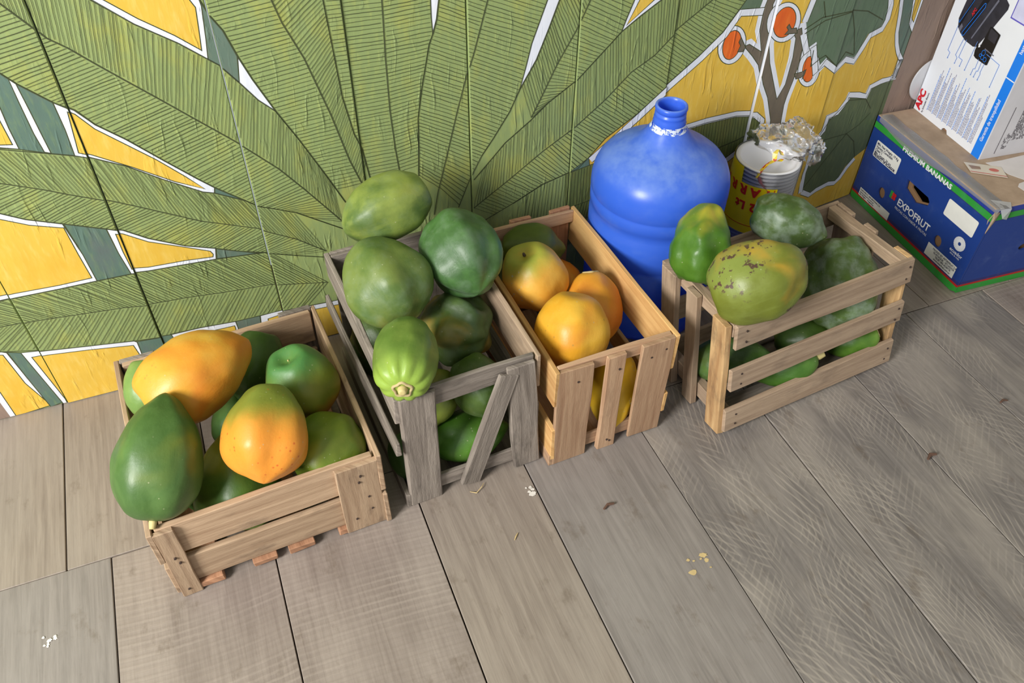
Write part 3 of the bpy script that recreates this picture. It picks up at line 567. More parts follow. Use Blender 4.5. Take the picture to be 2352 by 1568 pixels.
# ================================================================ CRATES
class Crate:
    def __init__(s, label, o, rz, shear=(0, 0)):
        s.t = thing('wooden_crate', label, 'crate', (o[0], o[1], 0), rz, 'wooden fruit crates along the painted wall'); s.sh = shear
        c, sn = math.cos(rz), math.sin(rz)
        s.lsh = (shear[0] * c + shear[1] * sn, -shear[0] * sn + shear[1] * c)   # shear in crate axes
    def slat(s, name, x, y, z, mat, ax=0, roty=0.0, jit=.0014, nails=(), bow=0.0, bevel=.0014, rotz=0.0):
        """x, y, z: (from, to) in crate axes; ax = length axis"""
        c = Vector(((x[0] + x[1]) / 2, (y[0] + y[1]) / 2, (z[0] + z[1]) / 2)); d = (x[1] - x[0], y[1] - y[0], z[1] - z[0])
        R = Matrix.Rotation(roty, 3, 'Y') @ Matrix.Rotation(rotz, 3, 'Z')
        def xf(p):
            q = R @ p + c; return Vector((q.x + s.lsh[0] * q.z, q.y + s.lsh[1] * q.z, q.z))
        o = link(name, box_mesh(name, d, ax, bevel, jit, 1, xf, bow, 2 if ax != 9 else 0), mat, s.t)
        for (nx, nz, face) in nails:
            if face == 'front': ctr = Vector((nx, -d[1] / 2 - .0016, nz)); n = Vector((0, -1, 0)); u, v = Vector((1, 0, 0)), Vector((0, 0, 1))
            else: ctr = Vector((-d[0] / 2 - .0016, nx, nz)); n = Vector((-1, 0, 0)); u, v = Vector((0, 1, 0)), Vector((0, 0, 1))
            rr = .0021; ring = [ctr + (u * math.cos(k * math.pi / 4) + v * math.sin(k * math.pi / 4)) * rr for k in range(8)]
            vs = [xf(p) for p in ring] + [xf(p - n * .004) for p in ring]
            fs = [tuple(range(8))] + [(k, (k + 1) % 8, 8 + (k + 1) % 8, 8 + k) for k in range(8)]
            link('nail', mesh('nail', vs, fs), M_NAIL, o)
        return o
T = .009
# crate with the biggest ripe fruit, nearest the left
c = Crate('low pale wooden crate at the far left, heaped with ripe and green papayas', (-.238, -.513), .06)
W, D, H = .345, .395, .181
c.slat('slat', (.004, W - .004), (T, 2 * T), (.106, H), W_PALE, nails=[(-.15, .02, 'front')]); c.slat('slat', (.004, W - .004), (T, 2 * T), (.020, .091), W_PALE)
c.slat('upright', (-.001, .030), (0, T), (0, H - .002), W_PALE, 2, nails=[(0, .02, 'front'), (.004, .005, 'front'), (-.002, -.07, 'front')]); c.slat('upright', (.276, W + .001), (0, T), (.002, H - .006), W_PALE, 2, nails=[(.0, .045, 'front'), (.004, .06, 'front'), (-.015, -.05, 'front'), (.014, -.035, 'front'), (.012, .0, 'front')])
c.slat('slat', (.004, W - .004), (D - 2 * T, D - T), (.106, H), W_PALE); c.slat('slat', (.004, W - .004), (D - 2 * T, D - T), (.02, .085), W_PALE)
c.slat('upright', (0, .06), (D - T, D), (0, H + .002), W_GREY, 2); c.slat('upright', (W - .06, W), (D - T, D), (0, H + .004), W_GREY, 2)
c.slat('slat', (-T, 0), (.001, D - .001), (.104, H + .001), W_PALE, 1, bow=0); c.slat('slat', (-T, 0), (.012, D - .01), (.0, .074), W_PALE, 1)
c.slat('slat', (W, W + T), (.001, D - .001), (.090, H + .001), W_PALE, 1); c.slat('slat', (W, W + T), (-.004, D - .001), (.002, .083), W_PALE, 1)
for a, b in ((.012, .068), (.116, .156), (.176, .22), (.262, .33)): c.slat('bottom_board', (a, b), (.002, D - .002), (.005, .018), W_RED, 1)
C1 = c
# weathered grey crate with a diagonal brace
c = Crate('weathered grey crate with a slanting front brace, piled high with green papayas', (.157, -.480), .045)
W, D, H = .237, .402, .281
c.slat('rail', (.002, W - .002), (T, 2 * T), (.239, H), W_GREY); c.slat('rail', (.002, W - .002), (T, 2 * T), (.014, .048), W_GREY)
c.slat('upright', (-.001, .060), (0, T + .001), (-.000, H - .002), W_GREY, 2, jit=.0025, bevel=.002); c.slat('upright', (.192, W + .004), (0, T), (.002, H - .006), W_GREY, 2, jit=.0025, roty=-.06, bevel=.002)
ang = math.atan2(.188 - .110, .262)
c.slat('brace', (.149 - .018, .149 + .018), (-.002, T - .003), (.003, .266), W_GREY, 2, roty=ang, jit=.002)
c.slat('slat', (-T, 0), (.004, D), (.226, H), W_GREY, 1, jit=.002); c.slat('slat', (-.020, -.012), (-.006, D - .008), (.158, .190), W_GREY, 1, jit=.002, rotz=.02); c.slat('slat', (-T, 0), (.0, D), (.0, .036), W_GREY, 1)
c.slat('slat', (W, W + T), (.004, D), (.205, H), W_TAN, 1); c.slat('slat', (W, W + T), (.004, D), (.105, .165), W_GREY, 1); c.slat('slat', (W, W + T), (.004, D), (.0, .06), W_GREY, 1)
c.slat('rail', (.0, W), (D - 2 * T, D - T), (.225, H), W_GREY); c.slat('rail', (.0, W), (D - 2 * T, D - T), (.02, .06), W_GREY)
for a in (.0, .09, W - .05): c.slat('upright', (a, a + .05), (D - T, D), (0, H + .001), W_GREY, 2)
for a, b in ((.01, .062), (.09, .14), (.165, .225)): c.slat('bottom_board', (a, b), (.02, D - .02), (.006, .0155), W_GREY, 1)
C2 = c
# fresh pine crate
c = Crate('narrow crate with fresh pine sides and three front uprights, holding orange papayas', (.428, -.488), .03)
W, D, H = .221, .412, .25
c.slat('rail', (.0, W - .001), (T, 2 * T), (.221, H), W_PINK); c.slat('rail', (.0, W - .001), (T, 2 * T), (.016, .043), W_PINK)
c.slat('upright', (-.004, .064), (0, T), (0, H - .003), W_PINK, 2, nails=[(.005, .09, 'front')]); c.slat('upright', (.089, .126), (-.001, T), (-.0, H - .003), W_PINK, 2, nails=[(.0, -.10, 'front'), (.006, -.105, 'front'), (.006, .09, 'front')]); c.slat('upright', (.156, W + .001), (0, T), (.003, H - .001), W_PINK, 2, nails=[(-.012, .09, 'front'), (.016, .1, 'front')])
c.slat('slat', (-T, 0), (.0, D), (.165, H), W_PINE, 1, nails=()); c.slat('slat', (-T, 0), (.0, D), (.018, .102), W_PINE, 1); c.slat('runner', (-.012, .002), (.001, .05), (-.0, .03), W_PINK, 1)
c.slat('slat', (W, W + T), (.0, D), (.165, H), W_PINE, 1); c.slat('slat', (W, W + T), (.0, D), (.048, .10), W_PINE, 1)
c.slat('rail', (.0, W), (D - 2 * T, D - T), (.222, H), W_PINK); c.slat('rail', (.0, W), (D - 2 * T, D - T), (.02, .06), W_PINK)
for a in (.0, .085, W - .05): c.slat('upright', (a, a + .045), (D - T, D), (0, H + .004), W_RED, 2)
for a, b in ((.01, .062), (.085, .137), (.162, .212)): c.slat('bottom_board', (a, b), (.02, D - .02), (.008, .0155), W_PINK, 1)
C3 = c
# long slatted crate, racked a little to one side
c = Crate('long slatted crate leaning slightly, in front of the blue water bottle', (.755, -.547), .096, (-.064, .126))
W, D, H = .434, .212, .262
for z0, z1, dx in ((.209, .262, 0.0), (.113, .163, -.004), (.010, .066, -.010)):
    c.slat('slat', (.012 + dx, W + dx * .3), (0, T), (z0, z1), W_TAN, nails=[(-W / 2 + .028, .012, 'front'), (-W / 2 + .028, -.012, 'front'), (W / 2 - .018, .012, 'front'), (W / 2 - .022, -.014, 'front')])
    c.slat('slat', (.0, W), (D - T, D), (z0, z1), W_TAN)
# end frames: three uprights between a top and a bottom rail
for xb, sg in ((.0, 1), (W - .034, -1)):
    xr = (.010, .030) if sg > 0 else (W - .032, W - .012)
    c.slat('end_rail', xr, (T, D - T), (.236, .261), W_TAN, 1, jit=.002); c.slat('end_rail', xr, (T, D - T), (.014, .050), W_TAN, 1)
    xo = (-.006, .0085) if sg > 0 else (W - .0105, W + .001)
    for y0, y1 in ((T + .0005, .048), (.096, .128), (D - .052, D - T - .0005)):
        c.slat('upright', xo, (y0, y1), (-.0, .262), W_POST if y0 < .09 else W_TAN, 2, jit=.0016)
for y0, y1 in ((.02, .07), (.09, .14), (.16, .205)): c.slat('bottom_board', (.032, W - .034), (y0, y1), (.006, .0140), W_GREY)
C4 = c

# ================================================================ PAPAYAS
def papaya_mat(name, main, light, ripe, L, ripe_tip=0.0, ripe_amt=.3, stem_col=None, bloom=0.0, spots=0.0, spot_col=(120, 70, 50), rough=.40, seed=0.0, stem_w=.35, pits=0.0, dark=0.0):
    def soft(c):
        if c[1] > c[0] * 1.12: c = (c[0] + 7, c[1], max(0, c[2] - 9))
        m = sum(c) / 3.0; return tuple(min(255, (v + (m - v) * .06) * (.89 if c[1] > c[0] * 1.12 else 1.02)) for v in c)
    main, light, ripe = soft(main), soft(light), soft(ripe)
    g = G(name); tc = g.n('ShaderNodeTexCoord'); ad = g.n('ShaderNodeVectorMath', operation='ADD'); g.l(tc.outputs['Object'], ad.inputs[0]); ad.inputs[1].default_value = (seed * 3.1, seed * 1.7, seed * 2.3); v = ad.outputs[0]
    sep = g.n('ShaderNodeSeparateXYZ'); g.l(tc.outputs['Object'], sep.inputs[0]); zt = g.math('DIVIDE', sep.outputs[2], L / 2)     # -1 stem end .. +1 tip
    n1 = g.noise(v, 13, 4, .55); n2 = g.noise(v, 30, 5, .6); n3 = g.noise(v, 9, 3, .5, .5); st = g.noise(v, 160, 3, .6)
    mpn = g.n('ShaderNodeMapping'); g.l(v, mpn.inputs[0]); mpn.inputs['Scale'].default_value = (60, 60, 9); strk = g.noise(mpn.outputs[0], 1.0, 4, .6, .4)
    col = g.mix(g.step(n1, .38, .66), lin(main), lin(light))
    col = g.mix(g.math('MULTIPLY', g.step(strk, .48, .75), .45), col, lin(light)); col = g.mix(g.math('MULTIPLY', g.step(n2, .55, .78), .35), col, lin(main))
    rf = g.math('ADD', n3, g.math('MULTIPLY', zt, ripe_tip * .5))
    col = g.mix(g.step(rf, .72 - ripe_amt * .6, .98 - ripe_amt * .6), col, lin(ripe))
    if stem_col: col = g.mix(g.step(g.math('SUBTRACT', g.math('MULTIPLY', n2, .35), zt), 1.05 - stem_w, 1.5 - stem_w * .6), col, lin(stem_col))
    if bloom: col = g.mix(g.math('MULTIPLY', g.step(n2, .42, .72), bloom), col, lin((150, 166, 150)))
    col = g.mix(g.math('MULTIPLY', g.step(st, .55, .8), .16), col, lin(light))
    if spots:
        d = g.voro(v, 95); msk = g.step(g.noise(v, 16, 2), .52, .62); col = g.mix(g.math('MULTIPLY', g.math('SUBTRACT', 1.0, g.step(d, .10, .24)), g.math('MULTIPLY', msk, spots)), col, lin(spot_col))
    if pits:
        d = g.noise(v, 70, 3, .6); msk = g.step(g.noise(v, 13, 2), .47, .60); col = g.mix(g.math('MULTIPLY', g.math('MULTIPLY', g.step(d, .55, .61), msk), pits), col, lin(spot_col))
    fl = g.voro(v, 70); col = g.mix(g.math('MULTIPLY', g.math('SUBTRACT', 1.0, g.step(fl, .05, .11)), g.math('MULTIPLY', g.step(n1, .45, .55), .5)), col, lin((176, 176, 140)))
    rg = g.n('ShaderNodeMapRange'); g.l(n2, rg.inputs[0]); rg.inputs[3].default_value = rough - .08; rg.inputs[4].default_value = rough + .16
    g.setp(Base_Color=col, Roughness=rg.outputs[0]); g.p.inputs['Specular IOR Level'].default_value = .42; g.p.inputs['Coat Weight'].default_value = .05; g.p.inputs['Coat Roughness'].default_value = .28; g.p.inputs['Subsurface Weight'].default_value = .06; g.p.inputs['Subsurface Radius'].default_value = (.008, .006, .002); g.p.inputs['Subsurface Scale'].default_value = 1.0
    g.bump(g.math('ADD', g.math('ADD', n2, g.math('MULTIPLY', strk, .5)), g.math('MULTIPLY', st, .25)), .2, .004)
    return g.m
def papaya_mesh(Wd, L, pear=.12, tip=.10, ridge=.02, lump=.022, seed=0, dimple=.10, nr=5, folds=0.0, blunt=1.0, lumpf=3.0):
    """pear > 0: fat towards the tip (+z); tip: how far the point stands out; folds: pleats round the stem scar"""
    nu, nv = 56, 40; vs, fs = [], []; R = Wd / 2; ph = seed * 1.3
    for j in range(nv + 1):
        s = j / nv; a = math.pi * s; zz = -math.cos(a); rr = math.sin(a) ** blunt
        rr *= 1 + pear * zz - .25 * abs(pear) * (1 - zz * zz) * 0
        for i in range(nu):
            t = 2 * math.pi * i / nu
            r = R * rr * (1 + 1.35 * ridge * (math.cos(nr * t + ph) + .35 * math.cos(2 * t + ph * 2)) * (1 + .5 * zz))
            z = zz * L / 2
            if zz > .55: z += tip * L * ((zz - .55) / .45) ** 3 * (1 - .6 * min(1, rr * 2.2)) ; r *= 1 - .25 * tip * ((zz - .55) / .45)
            if zz < -.6:
                k = (-zz - .6) / .4; z += dimple * L * k ** 5
            if folds and zz < -.3: r *= 1 + folds * min(1, (-zz - .3) / .45) ** 1.5 * (abs(math.cos(5 * t)) ** .6 - .75) * (1 if rr > .1 else 0)
            x, y = r * math.cos(t), r * math.sin(t)
            if lump:
                q = Vector((x, y, z)) / Wd * lumpf + Vector((seed * 7.7, seed * 3.3, seed))
                d = lump * Wd * (noise.noise(q) + .5 * noise.noise(q * 2.1)); n = Vector((x, y, z * .6)); n = n.normalized() if n.length > 1e-6 else Vector((0, 0, 1)); x += n.x * d; y += n.y * d; z += n.z * d
            vs.append((x, y, z))
    for j in range(nv):
        for i in range(nu):
            k = (i + 1) % nu; fs.append((j * nu + i, j * nu + k, (j + 1) * nu + k, (j + 1) * nu + i))
    me = mesh('papaya', vs, fs); bm = bmesh.new(); bm.from_mesh(me); bmesh.ops.remove_doubles(bm, verts=bm.verts[:], dist=1e-5); bmesh.ops.recalc_face_normals(bm, faces=bm.faces[:]); bm.to_mesh(me); bm.free()
    return me
M_STEM = plain('cut_papaya_stem', (196, 180, 120), .6); M_SCAR = plain('dry_stem_scar', (178, 160, 116), .75); M_DRY = plain('dried_calyx', (84, 66, 56), .8)
def stub(name, parent, z, r, h, mat, up=-1):
    pr = [(r * .98, 0), (r, h * .3), (r * .8, h * .8), (r * .72, h), (r * .3, h * 1.02)]
    vs, fs = lathe(pr, 12); o = link(name, mesh(name, vs, fs), mat, parent, True); o.location = (0, 0, z)
    if up < 0: o.rotation_euler = (math.pi, 0, 0)
    return o
def scar_ring(parent, z, r):
    vs, fs = [], []; n, m = 24, 8
    for i in range(n):
        a = 2 * math.pi * i / n; k = 1 + .12 * math.sin(5 * a)
        for j in range(m):
            b = 2 * math.pi * j / m; vs.append(((r * k + .18 * r * math.cos(b)) * math.cos(a), (r * k + .18 * r * math.cos(b)) * math.sin(a), z + .22 * r * math.sin(b)))
    for i in range(n):
        for j in range(m): fs.append((i * m + j, ((i + 1) % n) * m + j, ((i + 1) % n) * m + (j + 1) % m, i * m + (j + 1) % m))
    return link('stem_scar', mesh('stem_scar', vs, fs), M_SCAR, parent, True)
GRP = {1: 'papayas in the low left crate', 2: 'papayas in the grey braced crate', 3: 'papayas in the pine crate', 4: 'papayas in the long slatted crate'}
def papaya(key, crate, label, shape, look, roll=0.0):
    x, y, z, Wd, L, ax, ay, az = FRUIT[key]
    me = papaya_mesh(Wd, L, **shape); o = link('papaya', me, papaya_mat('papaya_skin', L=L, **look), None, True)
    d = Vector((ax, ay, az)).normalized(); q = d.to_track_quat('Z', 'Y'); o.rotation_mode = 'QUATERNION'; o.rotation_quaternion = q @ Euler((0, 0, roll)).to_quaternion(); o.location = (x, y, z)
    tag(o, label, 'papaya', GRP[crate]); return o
GREEN = dict(main=(70, 108, 50), light=(104, 142, 70), ripe=(134, 130, 46))
def look(base=GREEN, **k): d = dict(base); d.update(k); return d
ORANGE = dict(main=(210, 150, 40), light=(208, 164, 62), ripe=(212, 128, 34))
f = papaya('f1', 1, 'big all-yellow papaya lying on top at the back of the low left crate', dict(pear=-.10, tip=.05, ridge=.012, seed=1, blunt=.92), look(ORANGE, ripe_amt=.45, spots=.25, seed=1))
f = papaya('f2', 1, 'large dark green papaya hanging over the front-left corner of the low left crate', dict(pear=-.13, tip=.05, ridge=.022, seed=2.2, dimple=.02, blunt=1.02), look(main=(66, 110, 54), light=(88, 132, 72), ripe=(120, 122, 36), ripe_amt=.22, seed=2), roll=.6)
L = FRUIT['f2'][4]; stub('stem', f, -L * .47, .006, .014, M_STEM)
f = papaya('f3', 1, 'half-ripe papaya with an orange tip pointing out, in the middle of the low left crate', dict(pear=.30, tip=.06, ridge=.035, seed=3), look(main=(150, 142, 44), light=(168, 150, 50), ripe=(226, 142, 44), ripe_tip=.75, ripe_amt=.62, spots=.75, spot_col=(196, 84, 36), seed=3, stem_col=(118, 128, 48), stem_w=1.3))
f = papaya('f4', 1, 'green-yellow papaya showing its star-shaped stem end, right side of the low left crate', dict(pear=.10, tip=.02, ridge=.03, dimple=.16, seed=4), look(main=(104, 122, 38), light=(132, 134, 44), ripe=(196, 128, 30), ripe_tip=.7, ripe_amt=.35, stem_col=(72, 122, 62), stem_w=.75, seed=4))
stub('stem', f, -FRUIT['f4'][4] * .335, .0016, .004, M_STEM)
papaya('f5', 1, 'dark green papaya with a yellow patch, behind the yellow one in the low left crate', dict(pear=.1, seed=5), look(main=(52, 92, 40), light=(72, 116, 50), ripe=(196, 160, 40), ripe_amt=.32, seed=5.4))
papaya('f6', 1, 'pale green papaya in the back-left corner of the low left crate', dict(pear=.1, seed=6, lump=.02), look(main=(112, 156, 80), light=(138, 174, 96), ripe=(150, 160, 70), ripe_amt=.1, seed=6))
papaya('f7', 1, 'yellowish green papaya in the front-right corner of the low left crate', dict(pear=.16, tip=.04, ridge=.03, seed=7), look(main=(96, 132, 42), light=(122, 146, 50), ripe=(150, 146, 40), ripe_amt=.35, seed=7))
papaya('f8', 1, 'green papaya standing behind the front slats of the low left crate', dict(pear=-.22, tip=.05, ridge=.035, seed=8), look(main=(66, 112, 44), light=(92, 132, 50), ripe=(142, 138, 34), ripe_tip=.7, ripe_amt=.3, seed=8))
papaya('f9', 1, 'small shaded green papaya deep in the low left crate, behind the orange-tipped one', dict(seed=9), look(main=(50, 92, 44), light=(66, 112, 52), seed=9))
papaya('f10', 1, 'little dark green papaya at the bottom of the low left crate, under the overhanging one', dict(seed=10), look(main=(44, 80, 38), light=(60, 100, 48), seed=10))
papaya('g1', 2, 'topmost green papaya leaning on the mural, above the grey braced crate', dict(pear=.02, tip=.03, ridge=.03, seed=11, blunt=.95), look(main=(88, 122, 62), light=(124, 146, 72), ripe=(140, 144, 60), ripe_amt=.25, bloom=.12, seed=11))
papaya('g2', 2, 'fat pear-shaped green papaya at the left of the grey braced crate', dict(pear=.20, tip=.02, ridge=.04, seed=12), look(main=(82, 118, 58), light=(116, 142, 74), ripe=(138, 136, 48), ripe_amt=.22, bloom=.15, seed=12))
papaya('g3', 2, 'blue-green papaya with a groove, on the right of the heap in the grey braced crate', dict(pear=.06, tip=.04, ridge=.055, seed=13, nr=5), look(main=(58, 104, 60), light=(82, 136, 76), ripe=(104, 160, 44), ripe_amt=.12, bloom=.2, seed=13.5))
papaya('g4', 2, 'knobbly dark green papaya with a yellow bump, in the middle of the grey braced crate', dict(pear=.0, tip=.02, ridge=.055, lump=.10, seed=14, lumpf=2.3), look(main=(64, 98, 54), light=(86, 120, 62), ripe=(186, 148, 50), ripe_amt=.37, bloom=.15, seed=14))
f = papaya('g5', 2, 'light green papaya showing its pleated stem end, front left of the grey braced crate', dict(pear=.02, tip=.02, ridge=.01, folds=.22, dimple=.06, seed=15, nr=10, blunt=.82), look(main=(90, 130, 54), light=(122, 154, 72), ripe=(140, 136, 62), ripe_amt=.25, seed=15, stem_col=(140, 168, 66), stem_w=.62))
L = FRUIT['g5'][4]; scar_ring(f, -L * .452, .0135); stub('stem', f, -L * .44, .008, .010, M_STEM)
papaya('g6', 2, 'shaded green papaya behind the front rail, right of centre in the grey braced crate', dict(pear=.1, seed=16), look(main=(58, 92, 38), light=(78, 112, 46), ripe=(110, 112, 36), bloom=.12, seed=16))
papaya('g7', 2, 'olive papaya wedged below the stem-end fruit in the grey braced crate', dict(seed=17), look(main=(84, 110, 42), light=(112, 132, 52), seed=17))
papaya('g8', 2, 'bright green papaya lying at the bottom, behind the slanting brace', dict(pear=.05, seed=18, ridge=.02), look(main=(62, 118, 36), light=(84, 142, 52), ripe=(94, 150, 50), ripe_amt=.2, seed=18))
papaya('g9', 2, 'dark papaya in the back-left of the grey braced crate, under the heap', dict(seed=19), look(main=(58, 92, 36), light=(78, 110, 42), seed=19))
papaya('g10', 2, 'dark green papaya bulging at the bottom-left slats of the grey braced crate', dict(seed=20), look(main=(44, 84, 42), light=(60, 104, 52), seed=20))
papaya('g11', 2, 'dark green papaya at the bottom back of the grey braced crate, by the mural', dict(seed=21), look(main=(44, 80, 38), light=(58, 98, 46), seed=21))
f = papaya('h1', 3, 'round orange papaya with a greenish stem dimple, at the back of the pine crate', dict(pear=.06, tip=.02, ridge=.035, dimple=.13, seed=22), look(main=(216, 150, 44), light=(222, 170, 68), ripe=(208, 126, 42), ripe_amt=.4, stem_col=(148, 156, 60), stem_w=.58, spots=.9, spot_col=(176, 170, 150), seed=22))
stub('stem', f, -FRUIT['h1'][4] * .38, .003, .006, M_DRY)
f = papaya('h2', 3, 'round yellow-orange papaya at the front of the pine crate', dict(pear=.10, tip=.03, ridge=.03, dimple=.06, seed=23), look(main=(216, 156, 34), light=(220, 170, 54), ripe=(208, 132, 36), ripe_amt=.35, spots=.5, spot_col=(140, 120, 60), seed=23.6))
stub('dried_calyx', f, FRUIT['h2'][4] * .50, .009, .008, M_DRY, 1)
f = papaya('h3', 3, 'orange papaya with a dry brown stem scar, against the right side of the pine crate', dict(pear=.1, ridge=.02, dimple=.04, seed=24), look(main=(214, 146, 36), light=(222, 164, 52), ripe=(200, 120, 34), ripe_amt=.35, spots=.3, seed=24))
scar_ring(f, -FRUIT['h3'][4] * .455, .013)
papaya('h4', 3, 'green papaya at the very back of the pine crate, by the mural', dict(seed=25), look(main=(70, 96, 34), light=(92, 116, 44), ripe=(120, 116, 40), seed=25))
papaya('h5', 3, 'yellow papaya at the bottom of the pine crate, seen between the uprights', dict(pear=.05, seed=26), look(main=(222, 172, 28), light=(230, 186, 44), ripe=(206, 176, 40), ripe_amt=.3, spots=.8, spot_col=(190, 184, 150), seed=26))
papaya('h6', 3, 'small orange papaya half hidden behind the others in the pine crate', dict(seed=27), look(ORANGE, ripe_amt=.6, seed=27))
papaya('k1', 4, 'bright green lumpy papaya with a yellow tip, left end of the long slatted crate', dict(pear=-.10, tip=.03, ridge=.045, lump=.06, seed=28, blunt=.9), look(main=(60, 116, 34), light=(84, 138, 50), ripe=(186, 166, 50), ripe_tip=.75, ripe_amt=.14, rough=.32, seed=28))
papaya('k2', 4, 'large green-and-orange blotched papaya with dark specks, front of the long slatted crate', dict(pear=-.05, tip=.01, ridge=.02, lump=.03, seed=29), look(main=(100, 116, 44), light=(124, 136, 58), ripe=(200, 146, 40), ripe_amt=.44, pits=1.0, spot_col=(84, 62, 50), seed=29.9))
papaya('k3', 4, 'dusty dark green papaya at the back of the long slatted crate, beside the wrapped tubs', dict(pear=.0, lump=.05, ridge=.03, seed=30), look(main=(58, 92, 46), light=(82, 116, 62), ripe=(136, 146, 44), ripe_amt=.16, bloom=.55, seed=30))
papaya('k4', 4, 'wrinkled grey-green papaya at the right end of the long slatted crate', dict(pear=.06, lump=.055, ridge=.03, seed=31, lumpf=3.4), look(main=(72, 106, 52), light=(98, 134, 70), ripe=(114, 140, 60), ripe_amt=.2, bloom=.6, seed=31))
papaya('k5', 4, 'green papaya low at the left end of the long slatted crate, behind the uprights', dict(pear=.05, seed=32), look(main=(58, 104, 46), light=(84, 134, 62), ripe=(120, 150, 50), bloom=.15, seed=32))
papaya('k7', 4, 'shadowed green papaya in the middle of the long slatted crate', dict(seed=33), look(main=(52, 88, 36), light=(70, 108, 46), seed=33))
f = papaya('k8', 4, 'green papaya with a cut stem stub, behind the lower front slats of the long crate', dict(pear=.0, seed=34, dimple=.02), look(main=(64, 118, 42), light=(88, 142, 58), seed=34))
stub('stem', f, -FRUIT['k8'][4] * .47, .009, .016, M_STEM)
f = papaya('k9', 4, 'narrow green papaya low at the right end of the long slatted crate', dict(pear=.0, seed=35, dimple=.03), look(main=(74, 128, 44), light=(112, 158, 60), stem_col=(130, 176, 66), seed=35))
scar_ring(f, -FRUIT['k9'][4] * .46, .008)

# ================================================================ WATER BOTTLE
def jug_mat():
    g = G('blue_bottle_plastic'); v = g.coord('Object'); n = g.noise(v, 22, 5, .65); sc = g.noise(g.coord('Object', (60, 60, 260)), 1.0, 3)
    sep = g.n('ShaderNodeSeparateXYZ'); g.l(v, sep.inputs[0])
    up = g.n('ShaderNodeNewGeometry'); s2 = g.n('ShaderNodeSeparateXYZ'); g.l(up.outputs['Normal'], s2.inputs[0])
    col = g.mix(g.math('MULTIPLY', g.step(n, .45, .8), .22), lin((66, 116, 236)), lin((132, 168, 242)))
    dust = g.math('MULTIPLY', g.step(s2.outputs[2], .25, 1.0), g.step(n, .2, .7))      # dust on the shoulder, with its pale lit sheen painted in
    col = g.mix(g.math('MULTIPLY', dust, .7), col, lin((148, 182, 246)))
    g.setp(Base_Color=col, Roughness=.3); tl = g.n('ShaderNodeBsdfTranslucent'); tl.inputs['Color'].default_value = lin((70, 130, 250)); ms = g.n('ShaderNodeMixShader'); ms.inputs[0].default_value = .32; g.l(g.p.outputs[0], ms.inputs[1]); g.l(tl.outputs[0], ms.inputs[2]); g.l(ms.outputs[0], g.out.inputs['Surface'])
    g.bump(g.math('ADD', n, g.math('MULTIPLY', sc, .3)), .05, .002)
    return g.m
jug = thing('water_bottle', 'big blue plastic water bottle without a cap, standing by the mural', 'bottle', (.788, -.1505, 0))
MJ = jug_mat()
prof = [(.06, .012), (.108, .0), (.124, .006), (.1315, .02), (.1335, .04), (.1335, .092), (.1295, .098), (.1295, .106), (.1335, .112), (.1335, .178), (.1295, .184), (.1295, .192), (.1335, .198), (.1340, .258), (.1300, .264), (.1300, .280), (.1340, .286), (.1345, .306), (.1325, .309), (.1328, .313), (.1350, .318), (.1345, .336), (.1315, .352), (.1250, .368), (.114, .382), (.099, .394), (.082, .4035), (.066, .4115), (.054, .420), (.0455, .4295), (.039, .439), (.034, .446)]
vs, fs = lathe(prof, 80, False); fs.append(tuple(reversed(range(80))))
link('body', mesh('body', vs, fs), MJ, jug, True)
neck = [(.034, .446), (.0312, .4485), (.0305, .452), (.0300, .466), (.0285, .4685), (.0292, .4705), (.0292, .4745), (.0262, .4765), (.0262, .4785), (.0292, .4805), (.0304, .485), (.0296, .4895), (.0270, .4915), (.0245, .4895), (.0235, .484), (.0230, .460), (.026, .440), (.040, .425)]
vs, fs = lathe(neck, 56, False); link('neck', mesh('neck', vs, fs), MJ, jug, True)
g = G('scraps_of_white_seal'); nz = g.noise(g.coord('Object', (90, 90, 120)), 1.0, 4, .7); tr = g.n('ShaderNodeBsdfTransparent'); mx = g.n('ShaderNodeMixShader'); g.setp(Base_Color=lin((214, 224, 240)), Roughness=.5)
g.l(g.step(nz, .46, .54), mx.inputs[0]); g.l(tr.outputs[0], mx.inputs[1]); g.l(g.p.outputs[0], mx.inputs[2]); g.l(mx.outputs[0], g.out.inputs['Surface'])
vs, fs = lathe([(.0352, .4445), (.0330, .4485), (.0322, .4525), (.0316, .457)], 56, False)
link('seal_scraps', mesh('seal_scraps', vs, fs), g.m, jug, True)['label'] = 'torn white printed seal round the neck'
M_SEAL = plain('seal_print', (214, 226, 246), .5)
for body, a0 in (('P', -2.75), ('U', -2.55), ('R', -2.36), ('E', -2.17)):
    a = a0; r = .0335
    text(body, .012, M_SEAL, jug, basis((r * math.cos(a), r * math.sin(a), .4465), (-math.sin(a), math.cos(a), 0), (-.25 * math.cos(a), -.25 * math.sin(a), 1)), 'CENTER', .0003)
g = G('torn_paper_label'); g.setp(Base_Color=g.ramp(g.noise(g.coord('Object'), 40), [(.3, lin((196, 200, 204))), (.7, lin((224, 226, 228)))]), Roughness=.7); ML = g.m
vs, fs = [], []; n = 14
for i in range(n + 1):
    a = math.radians(196 + 24 * i / n); top = .232 - .035 * (i / n) ** 2; bot = .135 + .05 * (i / n) ** 1.5
    for zz in (bot, top): vs.append((.1352 * math.cos(a), .1352 * math.sin(a), zz))
for i in range(n): fs.append((2 * i, 2 * i + 2, 2 * i + 3, 2 * i + 1))
link('paper_label', mesh('paper_label', vs, fs), ML, jug)['label'] = 'torn white paper label'

